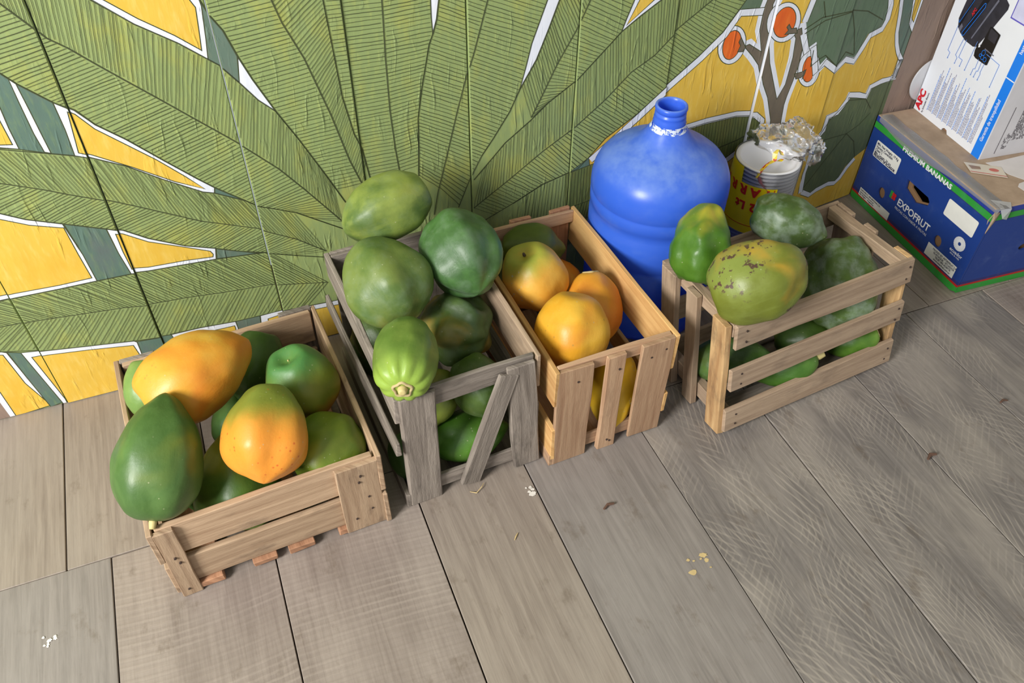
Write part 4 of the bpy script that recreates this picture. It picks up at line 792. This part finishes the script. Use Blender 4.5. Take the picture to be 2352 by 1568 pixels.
# ================================================================ STACK OF WRAPPED TUBS
CX, CY = 1.096, -.0855
g = G('white_foam'); nz = g.noise(g.coord('Object'), 200, 2); g.setp(Base_Color=lin((232, 232, 236)), Roughness=.5); g.bump(nz, .05, .001); M_FOAM = g.m
tub_prof = [(.044, .0), (.046, .001), (.0615, .050), (.0685, .0545), (.0700, .0565), (.0690, .0585), (.0610, .0575), (.0595, .053), (.043, .004), (.002, .004)]
vs, fs = lathe(tub_prof, 48, False); fs.append(tuple(reversed(range(48)))); tub_me = mesh('foam_tub', vs, fs); tub_me.materials.append(M_FOAM)
for p in tub_me.polygons: p.use_smooth = True
NT, STEP = 25, .0088
for k in range(NT):
    o = bpy.data.objects.new('foam_tub', tub_me); COL.objects.link(o); o.location = (CX + k * .0002, CY, .002 + k * STEP)
    nth = ['topmost', 'second', 'third', 'fourth', 'fifth', 'sixth', 'seventh', 'eighth', 'ninth', 'tenth', 'eleventh', 'twelfth', 'thirteenth', 'fourteenth', 'fifteenth', 'sixteenth', 'seventeenth', 'eighteenth', 'nineteenth', 'twentieth', 'twenty-first', 'twenty-second', 'twenty-third', 'twenty-fourth', 'lowest'][NT - 1 - k]
    lab = nth + (' white foam tub of the wrapped stack beside the blue bottle' if nth in ('topmost', 'lowest') else ' white foam tub from the top of the wrapped stack beside the blue bottle')
    tag(o, lab, 'tub', 'white foam tubs in the wrapped stack')
ZT = .002 + (NT - 1) * STEP + .0585
def film(name, tint, alpha, rough=.12):
    g = G(name); v = g.coord('Object'); n = g.noise(v, 45, 5, .65, 1.0)
    gl = g.n('ShaderNodeBsdfGlossy'); gl.inputs['Roughness'].default_value = rough; gl.inputs['Color'].default_value = (1, 1, 1, 1)
    tr = g.n('ShaderNodeBsdfTransparent'); tr.inputs['Color'].default_value = lin(tint)
    df = g.n('ShaderNodeBsdfDiffuse'); df.inputs['Color'].default_value = lin((226, 226, 226))
    bp = g.n('ShaderNodeBump'); g.l(n, bp.inputs['Height']); bp.inputs['Strength'].default_value = .45; bp.inputs['Distance'].default_value = .004
    g.l(bp.outputs[0], gl.inputs['Normal'])
    fr = g.n('ShaderNodeFresnel'); fr.inputs['IOR'].default_value = 1.5; g.l(bp.outputs[0], fr.inputs['Normal'])
    m1 = g.n('ShaderNodeMixShader'); m1.inputs[0].default_value = alpha; g.l(tr.outputs[0], m1.inputs[1]); g.l(df.outputs[0], m1.inputs[2])
    m2 = g.n('ShaderNodeMixShader'); g.l(g.math('MULTIPLY', fr.outputs[0], .95), m2.inputs[0]); g.l(m1.outputs[0], m2.inputs[1]); g.l(gl.outputs[0], m2.inputs[2])
    g.l(m2.outputs[0], g.out.inputs['Surface']); return g.m
M_FILM = film('clear_bag_film', (252, 252, 253), .06, .10)
bag = thing('plastic_bag', 'clear plastic sleeve printed yellow, twisted shut over the stacked white tubs', 'plastic bag', (CX, CY, 0))
RB = .0722
def wrap(name, a0, a1, z0, z1, r, mat, n=40, m=8, wr=.0008, fz=None):
    vs, fs = [], []
    for j in range(m + 1):
        for i in range(n + 1):
            a = math.radians(a0 + (a1 - a0) * i / n); zz = z0 + (z1 - z0) * j / m
            if fz: zz = fz(i / n, j / m)
            q = Vector((math.cos(a) * 3, math.sin(a) * 3, zz * 30)); rr = r + wr * noise.noise(q * 1.3)
            vs.append((rr * math.cos(a) + zz * .02, rr * math.sin(a), zz))
    for j in range(m):
        for i in range(n): fs.append((j * (n + 1) + i, j * (n + 1) + i + 1, (j + 1) * (n + 1) + i + 1, (j + 1) * (n + 1) + i))
    return link(name, mesh(name, vs, fs), mat, bag, True)
wrap('sleeve', 0, 360, .004, ZT + .001, RB, M_FILM, 56, 14)
M_YEL = plain('yellow_bag_print', (238, 214, 20), .35, .05); M_REDP = plain('red_bag_print', (206, 40, 28), .4, .08)
# the yellow panel: low in front where the white tubs show above it, high on the left
wrap('yellow_print', 120, 257, .115, ZT - .001, RB + .0010, M_YEL, 60, 8, .0006, lambda u, w: .115 + ((ZT - .001 if u < .52 else .236) - .115) * w)
# lettering runs upside down round the sleeve
def curved_text(body, size, a_start, a_end, z, mat, bold=.0012):
    n = len(body)
    for i, ch in enumerate(body):
        if ch == ' ': continue
        a = math.radians(a_start + (a_end - a_start) * i / max(1, n - 1)); r = RB + .0028
        x = Vector((math.sin(a), -math.cos(a), 0))       # upside down: letters advance clockwise seen from above
        text(ch, size, mat, bag, basis((r * math.cos(a) + z * .02, r * math.sin(a), z), x, (0, 0, -1)), 'CENTER', bold)
curved_text('TARRINA', .030, 242, 118, .232, M_REDP)
curved_text('1/2 Lt', .028, 243, 196, .194, M_REDP)
wrap('red_rule', 251.5, 253, .165, .234, RB + .0016, M_REDP, 3, 6, .0)
wrap('red_rule', 175, 235, .135, .1365, RB + .0016, M_REDP, 24, 2, .0)
# crumpled, twisted mouth of the bag
def crumple(name, c, rad, seed, mat, amp=.42, axis=(0, 0, 1), n=40, m=22, part=1.0):
    vs, fs = [], []; q = Vector(axis).to_track_quat('Z', 'Y')
    for j in range(m + 1):
        t = math.pi * part * j / m
        for i in range(n):
            a = 2 * math.pi * i / n; d = Vector((math.sin(t) * math.cos(a), math.sin(t) * math.sin(a), math.cos(t)))
            k = 1 + amp * (noise.noise(d * 2.1 + Vector((seed, 0, 0))) + .7 * (abs(noise.noise(d * 4.3 + Vector((0, seed, 0)))) - .25) + .10 * noise.noise(d * 9 + Vector((0, 0, seed))))
            v = Vector((d.x * rad[0], d.y * rad[1], d.z * rad[2])) * k; vs.append(q @ v + Vector(c))
    for j in range(m):
        for i in range(n): fs.append((j * n + i, j * n + (i + 1) % n, (j + 1) * n + (i + 1) % n, (j + 1) * n + i))
    return link(name, mesh(name, vs, fs), mat, bag, True)
crumple('bag_mouth', (.026, .008, ZT + .016), (.064, .050, .042), 4.0, M_FILM, .30, (.30, .1, 1), part=.55)
crumple('bag_mouth', (.062, -.006, ZT + .038), (.044, .036, .036), 7.5, M_FILM, .36, (.5, 0, 1), part=.62)
crumple('bag_mouth', (.086, -.028, ZT + .006), (.024, .024, .036), 2.5, M_FILM, .36, (.5, -.2, .8), part=.6)
def strip(name, pts, wid, mat, z_up=(0, 0, 1)):
    vs, fs = [], []
    for i, p in enumerate(pts):
        p = Vector(p); d = (Vector(pts[min(i + 1, len(pts) - 1)]) - Vector(pts[max(i - 1, 0)])).normalized(); s = d.cross(Vector((.3 * math.sin(i * 1.9), .4, 1))).normalized() * wid / 2 * (1 + .25 * math.sin(i * 2.3))
        vs += [p - s, p + s]
    for i in range(len(pts) - 1): fs.append((2 * i, 2 * i + 1, 2 * i + 3, 2 * i + 2))
    return link(name, mesh(name, vs, fs), mat, bag)
g = G('printed_yellow_film'); g.setp(Base_Color=g.ramp(g.noise(g.coord('Object'), 70, 2), [(.0, lin((238, 208, 24))), (.54, lin((240, 214, 40))), (.56, lin((206, 60, 30)))]), Roughness=.3); M_YPR = g.m
strip('twisted_corner', [(-.055, -.045, ZT - .012), (-.045, -.043, ZT + .002), (-.030, -.040, ZT + .012), (-.012, -.036, ZT + .014), (.004, -.036, ZT + .010), (.012, -.034, ZT + .012)], .013, M_YPR)
strip('twisted_corner', [(-.010, -.036, ZT + .014), (-.006, -.028, ZT + .026), (.004, -.022, ZT + .030), (.014, -.022, ZT + .022), (.018, -.024, ZT + .014)], .009, M_YPR)
strip('twisted_corner', [(-.052, -.048, ZT - .008), (-.046, -.054, ZT - .024), (-.036, -.060, ZT - .036), (-.030, -.064, ZT - .044)], .012, plain('pinkish_film', (206, 130, 130), .3))

# ================================================================ BANANA BOX
BL, BW, BH = .405, .50, .231
brz = math.atan2(-.998, -.0639)
box = thing('banana_box', 'blue printed banana carton in the corner, with green bands and taped cardboard top', 'box', (1.4992, .0255, 0), brz)
g = G('printed_blue_carton'); tc = g.n('ShaderNodeTexCoord'); sep = g.n('ShaderNodeSeparateXYZ'); g.l(tc.outputs['Object'], sep.inputs[0]); zr = g.math('DIVIDE', sep.outputs[2], .25)
blue = lin((28, 60, 134)); grn = lin((48, 150, 56)); red = lin((176, 36, 32)); nvy = lin((44, 46, 110))
c = g.ramp(zr, [(0, grn), (.070, red), (.092, nvy), (.125, blue), (.796, nvy), (.802, grn), (.866, nvy), (.872, lin((38, 60, 150)))], 'CONSTANT')
nz = g.noise(tc.outputs['Object'], 26, 5, .65); c = g.mix(g.math('MULTIPLY', g.step(nz, .5, .85), .18), c, lin((120, 140, 180))); g.setp(Base_Color=c, Roughness=.42); g.bump(nz, .06, .002); M_CARTON = g.m
g = G('bare_cardboard'); v = g.coord('Object'); n1 = g.noise(v, 20, 5, .65); n2 = g.noise(g.coord('Object', (300, 40, 40)), 1.0, 3)
g.setp(Base_Color=g.mix(g.math('MULTIPLY', n2, .2), g.ramp(n1, [(.3, lin((156, 134, 112))), (.7, lin((184, 160, 136)))]), lin((140, 116, 94))), Roughness=.8); g.bump(n1, .1, .002); M_CARD = g.m
M_CARDD = plain('inner_cardboard', (136, 104, 72), .85); M_WLAB = plain('white_carton_label', (224, 224, 218), .6, .04); M_WTXT = plain('white_carton_print', (226, 228, 232), .5, .02); M_BTXT = plain('dark_label_print', (40, 40, 70), .6, .05)
def circ(cx, cy, rx, ry, n=20): return [(cx + rx * math.cos(2 * math.pi * i / n), cy + ry * math.sin(2 * math.pi * i / n)) for i in range(n)]
U0 = .034   # the table's u starts a little way along the face
hand = [(u + U0, v) for u, v in ((.124, .150), (.134, .1495), (.199, .148), (.2075, .1405), (.2072, .130), (.1678, .113), (.128, .1263))]
h1 = circ(.063 + U0, .0704, .0125, .0145); h2 = circ(.2715 + U0, .0757, .0125, .0145)
face = [(.004, 0), (BL - .012, 0), (BL, .006), (BL, BH), (0, BH), (0, .006)]
link('side_panel', slab_panel('side_panel', face, [hand, h1, h2], .005, lambda u, v, w: (u, w, v)), M_CARTON, box)
link('side_panel', slab_panel('side_panel', [(0, 0), (BL, 0), (BL, BH), (0, BH)], [], .005, lambda u, v, w: (u, BW - w, v)), M_CARTON, box)
link('end_panel', slab_panel('end_panel', [(.006, 0), (BW - .006, 0), (BW - .006, BH), (.006, BH)], [circ(.145, .102, .017, .010)], .005, lambda u, v, w: (BL - w, u, v)), M_CARTON, box)
link('end_panel', slab_panel('end_panel', [(.006, 0), (BW - .006, 0), (BW - .006, BH), (.006, BH)], [], .005, lambda u, v, w: (w, u, v)), M_CARTON, box)
link('inner_liner', slab_panel('inner_liner', [(.008, .006), (BL - .008, .006), (BL - .008, BH - .01), (.008, BH - .01)], [[(p[0] + .010, p[1] + .007) for p in hand]], .004, lambda u, v, w: (u, .009 + w, v)), M_CARDD, box)
link('inner_liner', slab_panel('inner_liner', [(.02, .006), (BW - .02, .006), (BW - .02, BH - .01), (.02, BH - .01)], [], .004, lambda u, v, w: (BL - .012 - w, u, v)), M_CARDD, box)
link('base_panel', box_mesh('base_panel', (BL - .03, BW - .03, .004), 0, 0, xf=lambda p: p + Vector((BL / 2, BW / 2, .004))), M_CARDD, box)
for a, b, dz in ((.0, .262, 0.0), (.2645, BW, -.001)):
    link('top_flap', box_mesh('top_flap', (BL - .001, b - a, .0035), 0, .0008, .0008, xf=lambda p: p + Vector((BL / 2, (a + b) / 2, BH + .0008 + dz))), M_CARD, box)
def on_face(u, v, off=.0008): return (u + U0, -off, v)
def face_patch(name, pts, mat, off=.0008): return link(name, flat_poly(name, pts, lambda u, v, w: on_face(u, v, off)), mat, box)
def rrect(u0, v0, u1, v1, r=.004):
    o = []
    for cx, cy, a0 in ((u1 - r, v1 - r, 0), (u0 + r, v1 - r, 90), (u0 + r, v0 + r, 180), (u1 - r, v0 + r, 270)):
        for k in range(4): a = math.radians(a0 + 30 * k); o.append((cx + r * math.cos(a), cy + r * math.sin(a)))
    return o
def ft(body, size, u, v, mat, align='LEFT', bold=0.0, sx=1.0): return text(body, size, mat, box, basis(on_face(u, v, .0016), (1, 0, 0), (0, 0, 1)), align, bold, sx)
face_patch('label', rrect(-.007, .137, .085, .180), M_WLAB)
for i, s in enumerate(('Min. Net Weight: 19 Kg', 'Variety: Cavendish', 'Class: 1', 'Min. Length: 20 cm')): ft(s, .0090, -.003, .1700 - i * .0079, M_BTXT, bold=.00015, sx=.92)
ft('PRODUCT OF ECUADOR', .0090, -.003, .1396, M_BTXT, bold=.0004, sx=.80)
face_patch('label', rrect(-.0065, .0215, .1125, .043, .0005), M_WLAB)
for i, s in enumerate(('EXPOFRUT ARGENTINA S.A.', 'www.expofrut.com.ar', 'Rio Negro - Argentina')): ft(s, .0064, -.003, .0365 - i * .0058, M_BTXT, bold=.0001)
face_patch('label', rrect(.2548, .142, .3495, .184), M_WLAB)
face_patch('label', rrect(.252, .0275, .350, .060, .0005), M_WLAB)
for i, s in enumerate(('PACKED BY: INTERFRUIT S.A.', 'GUAYAQUIL - ECUADOR', 'TELEF: 093-4238778', 'www.interfruit.com.ec')): ft(s, .0070, .312, .0522 - i * .0069, M_BTXT, 'CENTER', .0001, .9)
ft('EXPOFRUT', .0255, .1222, .0780, M_WTXT, bold=.0005, sx=.93); ft('FRUTAS CON SABOR A FRUTAS', .0092, .1206, .0650, M_WTXT, sx=.90)
ft('PREMIUM BANANAS', .0165, .0770, .2015, M_WTXT, bold=.0006, sx=1.15)
face_patch('emblem', [(.091, .0785), (.1015, .0785), (.1015, .098), (.091, .098)], plain('emblem_green', (44, 140, 60), .5))
M_EMR = plain('emblem_red', (196, 36, 40), .5)
for du, dv in ((.1025, .0925), (.109, .0925), (.1025, .0840), (.109, .0840)): face_patch('emblem', circ(du, dv, .0039, .0046, 14), M_EMR, .0012)
# swirl emblem: ring of curved white rays
vs, fs = [], []; nr = 24
for k in range(nr):
    a0 = 2 * math.pi * k / nr; b = len(vs)
    for j in range(6):
        t = j / 5; r = .0042 + .0128 * t; tw = a0 + .75 * t; wdt = (.0007 + .0012 * t)
        for s in (-1, 1): vs.append(on_face(.329 + r * math.cos(tw) - s * wdt * math.sin(tw), .111 + r * math.sin(tw) + s * wdt * math.cos(tw), .0012))
    for j in range(5): fs.append((b + 2 * j, b + 2 * j + 1, b + 2 * j + 3, b + 2 * j + 2))
link('emblem', mesh('emblem', vs, fs), M_WTXT, box)
ft('ecuador', .0120, .331, .0835, M_WTXT, 'CENTER', .0001); ft('ama la vida', .0068, .331, .0770, M_WTXT, 'CENTER')
# clear tape over the top edge, and the burst corner
M_TAPE = film('packing_tape', (222, 222, 222), .24, .2)
vs, fs = [], []; n = 26
for i in range(n + 1):
    u = .012 + (BL - .004) * i / n; wv = .0022 * noise.noise(Vector((u * 40, 0, 0))); dn = .005 + .018 * math.exp(-((u - .13) / .10) ** 2); ins = .030 + .006 * noise.noise(Vector((u * 22, 3, 0)))
    for (yy, zz) in ((ins, BH + .0038), (ins * .5, BH + .005 + wv), (.003, BH + .0052 + wv), (-.0020 - abs(wv), BH - .002), (-.0016, BH - dn)): vs.append((u, yy, zz))
for i in range(n):
    for j in range(4): fs.append((i * 5 + j, i * 5 + j + 1, (i + 1) * 5 + j + 1, (i + 1) * 5 + j))
link('packing_tape', mesh('packing_tape', vs, fs), M_TAPE, box, True)['label'] = 'wrinkled shiny packing tape along the top edge'
vs = [(BL - .03, .008, BH + .005), (BL + .004, .004, BH + .007), (BL + .010, .030, BH + .004), (BL - .01, .045, BH + .0042), (BL + .008, .034, BH - .026), (BL + .011, .016, BH - .018)]
link('packing_tape', mesh('packing_tape', vs, [(0, 1, 2), (0, 2, 3), (2, 1, 5), (2, 5, 4)]), film('crumpled_tape_end', (220, 222, 226), .55, .18), box)
vs = [(BL + .001, -.001, BH - .004), (BL + .001, .016, BH - .008), (BL + .002, .010, BH - .030), (BL + .001, .002, BH - .062), (BL - .006, -.001, BH - .030), (BL + .004, .004, BH - .02)]
link('torn_corner', mesh('torn_corner', vs, [(0, 5, 1), (1, 5, 2), (2, 5, 3), (3, 5, 4), (4, 5, 0)]), M_CARD, box)
# papers lying on the carton
ZP = BH + .0030
def sheet(name, label, cat, pts, mat, dz=0.0, th=.0006):
    cx = sum(p[0] for p in pts) / len(pts); cy = sum(p[1] for p in pts) / len(pts)
    o = link(name, slab_panel(name, [(p[0] - cx, p[1] - cy) for p in pts], [], th, lambda u, v, w: (u, v, w + .004 * noise.noise(Vector((u * 30, v * 30, dz * 999))) * 0)), mat)
    o.location = (cx, cy, ZP + dz); return tag(o, label, cat)
M_TICK = plain('cream_card', (214, 204, 188), .6, .05); M_PAP = plain('white_note_paper', (214, 208, 206), .7, .05); M_TRED = plain('faded_red_print', (196, 108, 98), .6)
tk = [(1.5369, -.2153), (1.5997, -.2615), (1.5817, -.2993), (1.5219, -.2536)]
o = sheet('card', 'cream card with a red oval and stripe lying on the banana carton', 'card', tk, M_TICK, .0016)
cx, cy = o.location.x, o.location.y
def on_card(pts, mat, name): link(name, flat_poly(name, pts, lambda u, v, w: (u - cx, v - cy, .0010)), mat, o)
on_card([(1.5369, -.2284), (1.5558, -.2434), (1.5503, -.2529), (1.5329, -.2437)], plain('card_window', (150, 124, 104), .5), 'window_patch')
on_card([(1.5749 + .0105 * math.cos(t) * .8 + .004 * math.sin(t), -.2655 - .0105 * math.cos(t) * .6 + .005 * math.sin(t)) for t in [k * math.pi / 9 for k in range(18)]], M_TRED, 'printed_oval')
on_card([(1.5228, -.2510), (1.5826, -.2967), (1.5835, -.2940), (1.5240, -.2486)], M_TRED, 'printed_stripe')
sheet('paper', 'white sheet of paper with a dark smudge, beside the card on the banana carton', 'paper', [(1.5824, -.2339), (1.6235, -.2390), (1.6905, -.2404), (1.75, -.30), (1.66, -.345), (1.6124, -.3173), (1.5961, -.2883), (1.5938, -.2747)], M_PAP)
sheet('paper_scrap', 'small torn white scrap near the front edge of the banana carton', 'paper', [(1.5788, -.3317), (1.5900, -.3235), (1.606, -.3220), (1.640, -.335), (1.615, -.3560), (1.5791, -.3501)], M_PAP)

# ================================================================ WHITE BOX ON THE CARTON
AL, AW, AH = .239, .128, .40
apc = thing('electronics_box', 'white box with a black device photo and blue stripe, standing on the banana carton', 'box', (1.5997, .0198, BH + .0028), math.atan2(-.2040, -.0200))
M_AW = plain('white_box_card', (232, 236, 244), .45, .02, 12); M_AG = plain('greyish_box_side', (208, 206, 210), .55, .05, 20); M_ABL = plain('bright_blue_print', (24, 128, 240), .45, .03); M_ARED = plain('red_print', (206, 30, 44), .45, .03)
AU = .028
notch = [(.0780 + AU, 0), (.0800 + AU, .006), (.086 + AU, .009), (.094 + AU, .008), (.0995 + AU, .0)]
fp = [(0, 0)] + notch + [(AL, 0), (AL, AH), (0, AH)]
link('front_panel', slab_panel('front_panel', fp, [], .003, lambda u, v, w: (u, w, v)), M_AW, apc)
link('side_panel', slab_panel('side_panel', [(.003, 0), (AW, 0), (AW, AH), (.003, AH)], [], .003, lambda u, v, w: (AL - w, u, v)), M_AG, apc)
link('side_panel', slab_panel('side_panel', [(.003, 0), (AW, 0), (AW, AH), (.003, AH)], [], .003, lambda u, v, w: (w, u, v)), M_AG, apc)
link('back_panel', slab_panel('back_panel', [(.003, 0), (AL - .003, 0), (AL - .003, AH), (.003, AH)], [], .003, lambda u, v, w: (u, AW - w, v)), M_AW, apc)
link('top_flap', box_mesh('top_flap', (AL - .006, AW - .006, .003), 0, .0006, xf=lambda p: p + Vector((AL / 2, AW / 2, AH - .002))), M_AG, apc)
link('base_flap', box_mesh('base_flap', (AL - .008, AW - .01, .003), 0, .0006, xf=lambda p: p + Vector((AL / 2, AW / 2, .0025))), plain('brown_flap', (150, 112, 84), .8), apc)
Z0 = BH + .0028
def af(u, z, off=.0006): return (u + AU, -off, z - Z0)
def apatch(name, pts, mat, off=.0006): return link(name, flat_poly(name, pts, lambda u, v, w: af(u, v, off)), mat, apc)
def at(body, size, u, z, mat, bold=0.0, sx=1.0, align='LEFT', off=.0016): return text(body, size, mat, apc, basis(af(u, z, off), (0, 0, 1), (-1, 0, 0)), align, bold, sx)
apatch('blue_stripe', [(.1855, Z0 + .0005), (.2105, Z0 + .0005), (.2105, .40), (.212, .61), (.1865, .61)], M_ABL)
apatch('stripe_rule', [(.1862, .4195), (.2110, .4190), (.2110, .4215), (.1862, .4220)], M_AW, .0010)
at('Garantía de tranquilidad', .0125, .2005, .2735, M_AW, .0002, .82); at('hasta', .0125, .1995, .4755, M_AW, .0002, .9)
at('APC', .0250, -.0075, .2400, M_ARED, .0012, 1.02); at('by Schneider Electric', .0064, .0043, .2390, M_BTXT, .0001, .92)
# product photograph: dark sculpted unit and a smaller one, printed flat
M_UPS = plain('printed_black_device', (46, 46, 56), .4, .35, 45); M_UPS2 = plain('printed_dark_panel', (20, 20, 26), .4, .3, 60); M_UPS3 = plain('printed_grey_sheen', (104, 106, 122), .4, .2, 30); M_ALN = plain('printed_thin_blue', (110, 156, 236), .5, .05); M_AGT = plain('printed_grey_text', (150, 148, 170), .6, .1)
apatch('device_photo', [(.0016, .469), (.009, .452), (.021, .4445), (.042, .4362), (.070, .4345), (.079, .4380), (.0935, .470), (.1023, .4924), (.1187, .536), (.1175, .545), (.105, .552), (.07, .575), (.03, .580), (.006, .545)], M_UPS)
apatch('device_photo', [(.010, .4600), (.014, .4560), (.034, .560), (.030, .566)], M_UPS2, .0010)
apatch('device_photo', [(.0260, .4460), (.0325, .4430), (.070, .5480), (.056, .5600)], M_UPS2, .0010)
apatch('device_photo', [(.0125, .4505), (.0200, .4465), (.0225, .4590), (.0160, .4640)], M_UPS3, .0011)
apatch('device_photo', [(.0560, .4480), (.0590, .4470), (.0900, .5420), (.0860, .5450)], M_UPS3, .0011)
apatch('device_photo', [(.0949, .4900), (.1000, .4915), (.1280, .4864), (.1285, .4830), (.1271, .4190), (.1230, .4170), (.0900, .4175), (.0831, .4200), (.0800, .4309), (.0810, .4440), (.0900, .4480)], M_UPS2, .0014)
apatch('device_photo', [(.0985, .4870), (.1000, .4885), (.1240, .4845), (.1235, .4640), (.1000, .4660)], M_UPS, .0018)
apatch('device_photo', [(.0845, .4465), (.0875, .4500), (.0905, .4430), (.0860, .4400)], M_AW, .0018)
apatch('device_photo', [(.1045, .4470), (.1340, .4440), (.1338, .4422), (.1045, .4440)], M_UPS3, .0019)
text('APC', .010, M_ARED, apc, basis(af(.0385, .4890, .0016), (.26, 0, 1), (-1, 0, .26)), 'LEFT', .0003, .9)
def aline(pts, wid=.0011, mat=None, off=.0020):
    vs, fs = [], []
    for q in ribbon(pts, wid):
        b = len(vs); vs += [af(p[0], p[1], off) for p in q]; fs.append((b, b + 1, b + 2, b + 3))
    return link('print_line', mesh('print_line', vs, fs), mat or M_ALN, apc)
aline([(.0148, .3832), (.0159, .3960), (.0075, .3985), (.0092, .4566)]); aline([(.0404, .3822), (.041, .3956), (.0340, .3992), (.0390, .4400)]); aline([(.0573, .3832), (.0581, .3978), (.0451, .3987), (.0478, .4400)]); aline([(.0751, .3824), (.0784, .4500)]); aline([(.1576, .3836), (.1578, .4340), (.1150, .4380)])
aline([(.0960, .3820), (.0965, .3960), (.1010, .3980), (.1005, .4200)]); aline([(.1060, .3815), (.1070, .3960), (.1110, .3970), (.1105, .4180)]); aline([(.1190, .3810), (.1200, .3950), (.1180, .3980), (.1195, .4190)])
aline([(.0270, .4480), (.0300, .4420), (.0345, .4450), (.0620, .5180), (.0600, .5250), (.0565, .5240), (.0270, .4480)], .0011, M_ABL); aline([(.006, .468), (.009, .4625), (.030, .530)], .0011, M_ABL)
for q in ((.1060, .4370, .0050), (.1000, .4290, .0028), (.1075, .4275, .0042), (.1160, .4262, .0042)): aline([(q[0] + q[2] * math.cos(t), q[1] + q[2] * 1.15 * math.sin(t)) for t in [k * math.pi / 7 for k in range(15)]], .0010, M_ABL)
for u, z in ((.0148, .3832), (.0404, .3822), (.0573, .3832), (.0751, .3824), (.1576, .3836), (.0960, .382), (.1060, .3815), (.1190, .381)): apatch('print_dot', circ(u, z, .0014, .0014, 8), M_ALN, .0020)
apatch('printed_table', [(.1330, .5250), (.1800, .5250), (.1800, .61), (.1330, .61)], plain('printed_violet_frame', (96, 88, 190), .5), .0010); apatch('printed_table', [(.1358, .5280), (.1800, .5280), (.1800, .61), (.1358, .61)], plain('printed_pale_table', (206, 208, 238), .5), .0014)
# columns of small print: rows of tiny unreadable dashes
rp = random.Random(12); u = .0150; k = 0
while u < .1740:
    head = k % 5 == 0; top = .375 - .0 + .006 * math.sin(k); z = .2520 + (.0 if head else .002)
    vs, fs = [], []
    end = .2520 + (.118 if not k % 5 == 4 else .05) * rp.uniform(.55, 1.0)
    while z < end:
        l = rp.uniform(.002, .0065); b = len(vs); vs += [af(u - .0008, z, .0012), af(u - .0008, z + l, .0012), af(u + .0008, z + l, .0012), af(u + .0008, z, .0012)]; fs.append((b, b + 1, b + 2, b + 3)); z += l + .0011
    link('small_print', mesh('small_print', vs, fs), M_ALN if head else M_AGT, apc)
    k += 1; u += .0034 if k % 5 else .0050
# address label print on the narrow side
def sf(u, z, off=.0006): return (AL + off, u, z)
def spatch(name, pts, mat, off=.0006): return link(name, flat_poly(name, pts, lambda u, v, w: sf(u, v, off)), mat, apc)
M_SPR = plain('smudged_black_print', (84, 78, 84), .6, .3, 90)
spatch('print_rule', [(.036, .010), (.0375, .010), (.0375, .125), (.036, .125)], M_SPR)
vs, fs = [], []
for (u0, u1, z0, z1, dens) in ((.046, .060, .020, .055, .6), (.062, .098, .040, .122, .75), (.100, .110, .055, .1, .4)):
    uu = u0
    while uu < u1:
        z = z0
        while z < z1:
            l = rp.uniform(.001, .005)
            if rp.random() < dens: b = len(vs); vs += [sf(uu, z), sf(uu + .0016, z), sf(uu + .0016, z + l), sf(uu, z + l)]; fs.append((b, b + 1, b + 2, b + 3))
            z += l + .0008
        uu += .0026
link('small_print', mesh('small_print', vs, fs), M_SPR, apc)
# pale plastic disc peeping out between the white box and the wall
vs, fs = lathe([(.0, -.002), (.052, -.002), (.055, 0), (.052, .002), (.0, .002)], 40, False)
o = link('plastic_plate', mesh('plastic_plate', vs, fs), plain('milky_plastic', (196, 196, 200), .4, .04), None, True); o.location = (1.6210, .0245, .3020); o.rotation_euler = (math.pi / 2, 0, 0)
tag(o, 'milky white plastic plate peeping out between the white box and the wall', 'plate')

# ================================================================ LITTER ON THE FLOOR
crumb('bark_chip', 'brown flake of bark on the grey floorboard in front of the crates', 'debris', [(.470, -.612, 0), (.480, -.606, .001), (.492, -.608, .0005)], .004, M_CHIP)
crumb('bark_chip', 'dark brown crumb on the scuffed boards at the far right', 'debris', [(1.32, -.675, 0), (1.330, -.672, .001), (1.338, -.676, 0)], .0035, M_CHIP)
crumb('bark_chip', 'brown crumb lying below the right end of the long slatted crate', 'debris', [(1.085, -.735, 0), (1.096, -.728, .001), (1.108, -.731, 0)], .0045, M_CHIP)
crumb('straw', 'pale stalk of straw lying left of the low crate', 'debris', [(-.30, -.300, 0), (-.283, -.310, .001), (-.268, -.322, 0)], .0012, M_STRAW)
crumb('straw', 'yellow grain husk on the board in front of the grey crate', 'debris', [(.300, -.611, 0), (.305, -.605, .0005), (.310, -.600, 0)], .0016, M_STRAW)
crumb('straw', 'wisp of dry straw at the foot of the slanting brace', 'debris', [(.262, -.489, 0), (.272, -.497, .002), (.285, -.489, .004), (.292, -.481, .002)], .0011, M_STRAW)
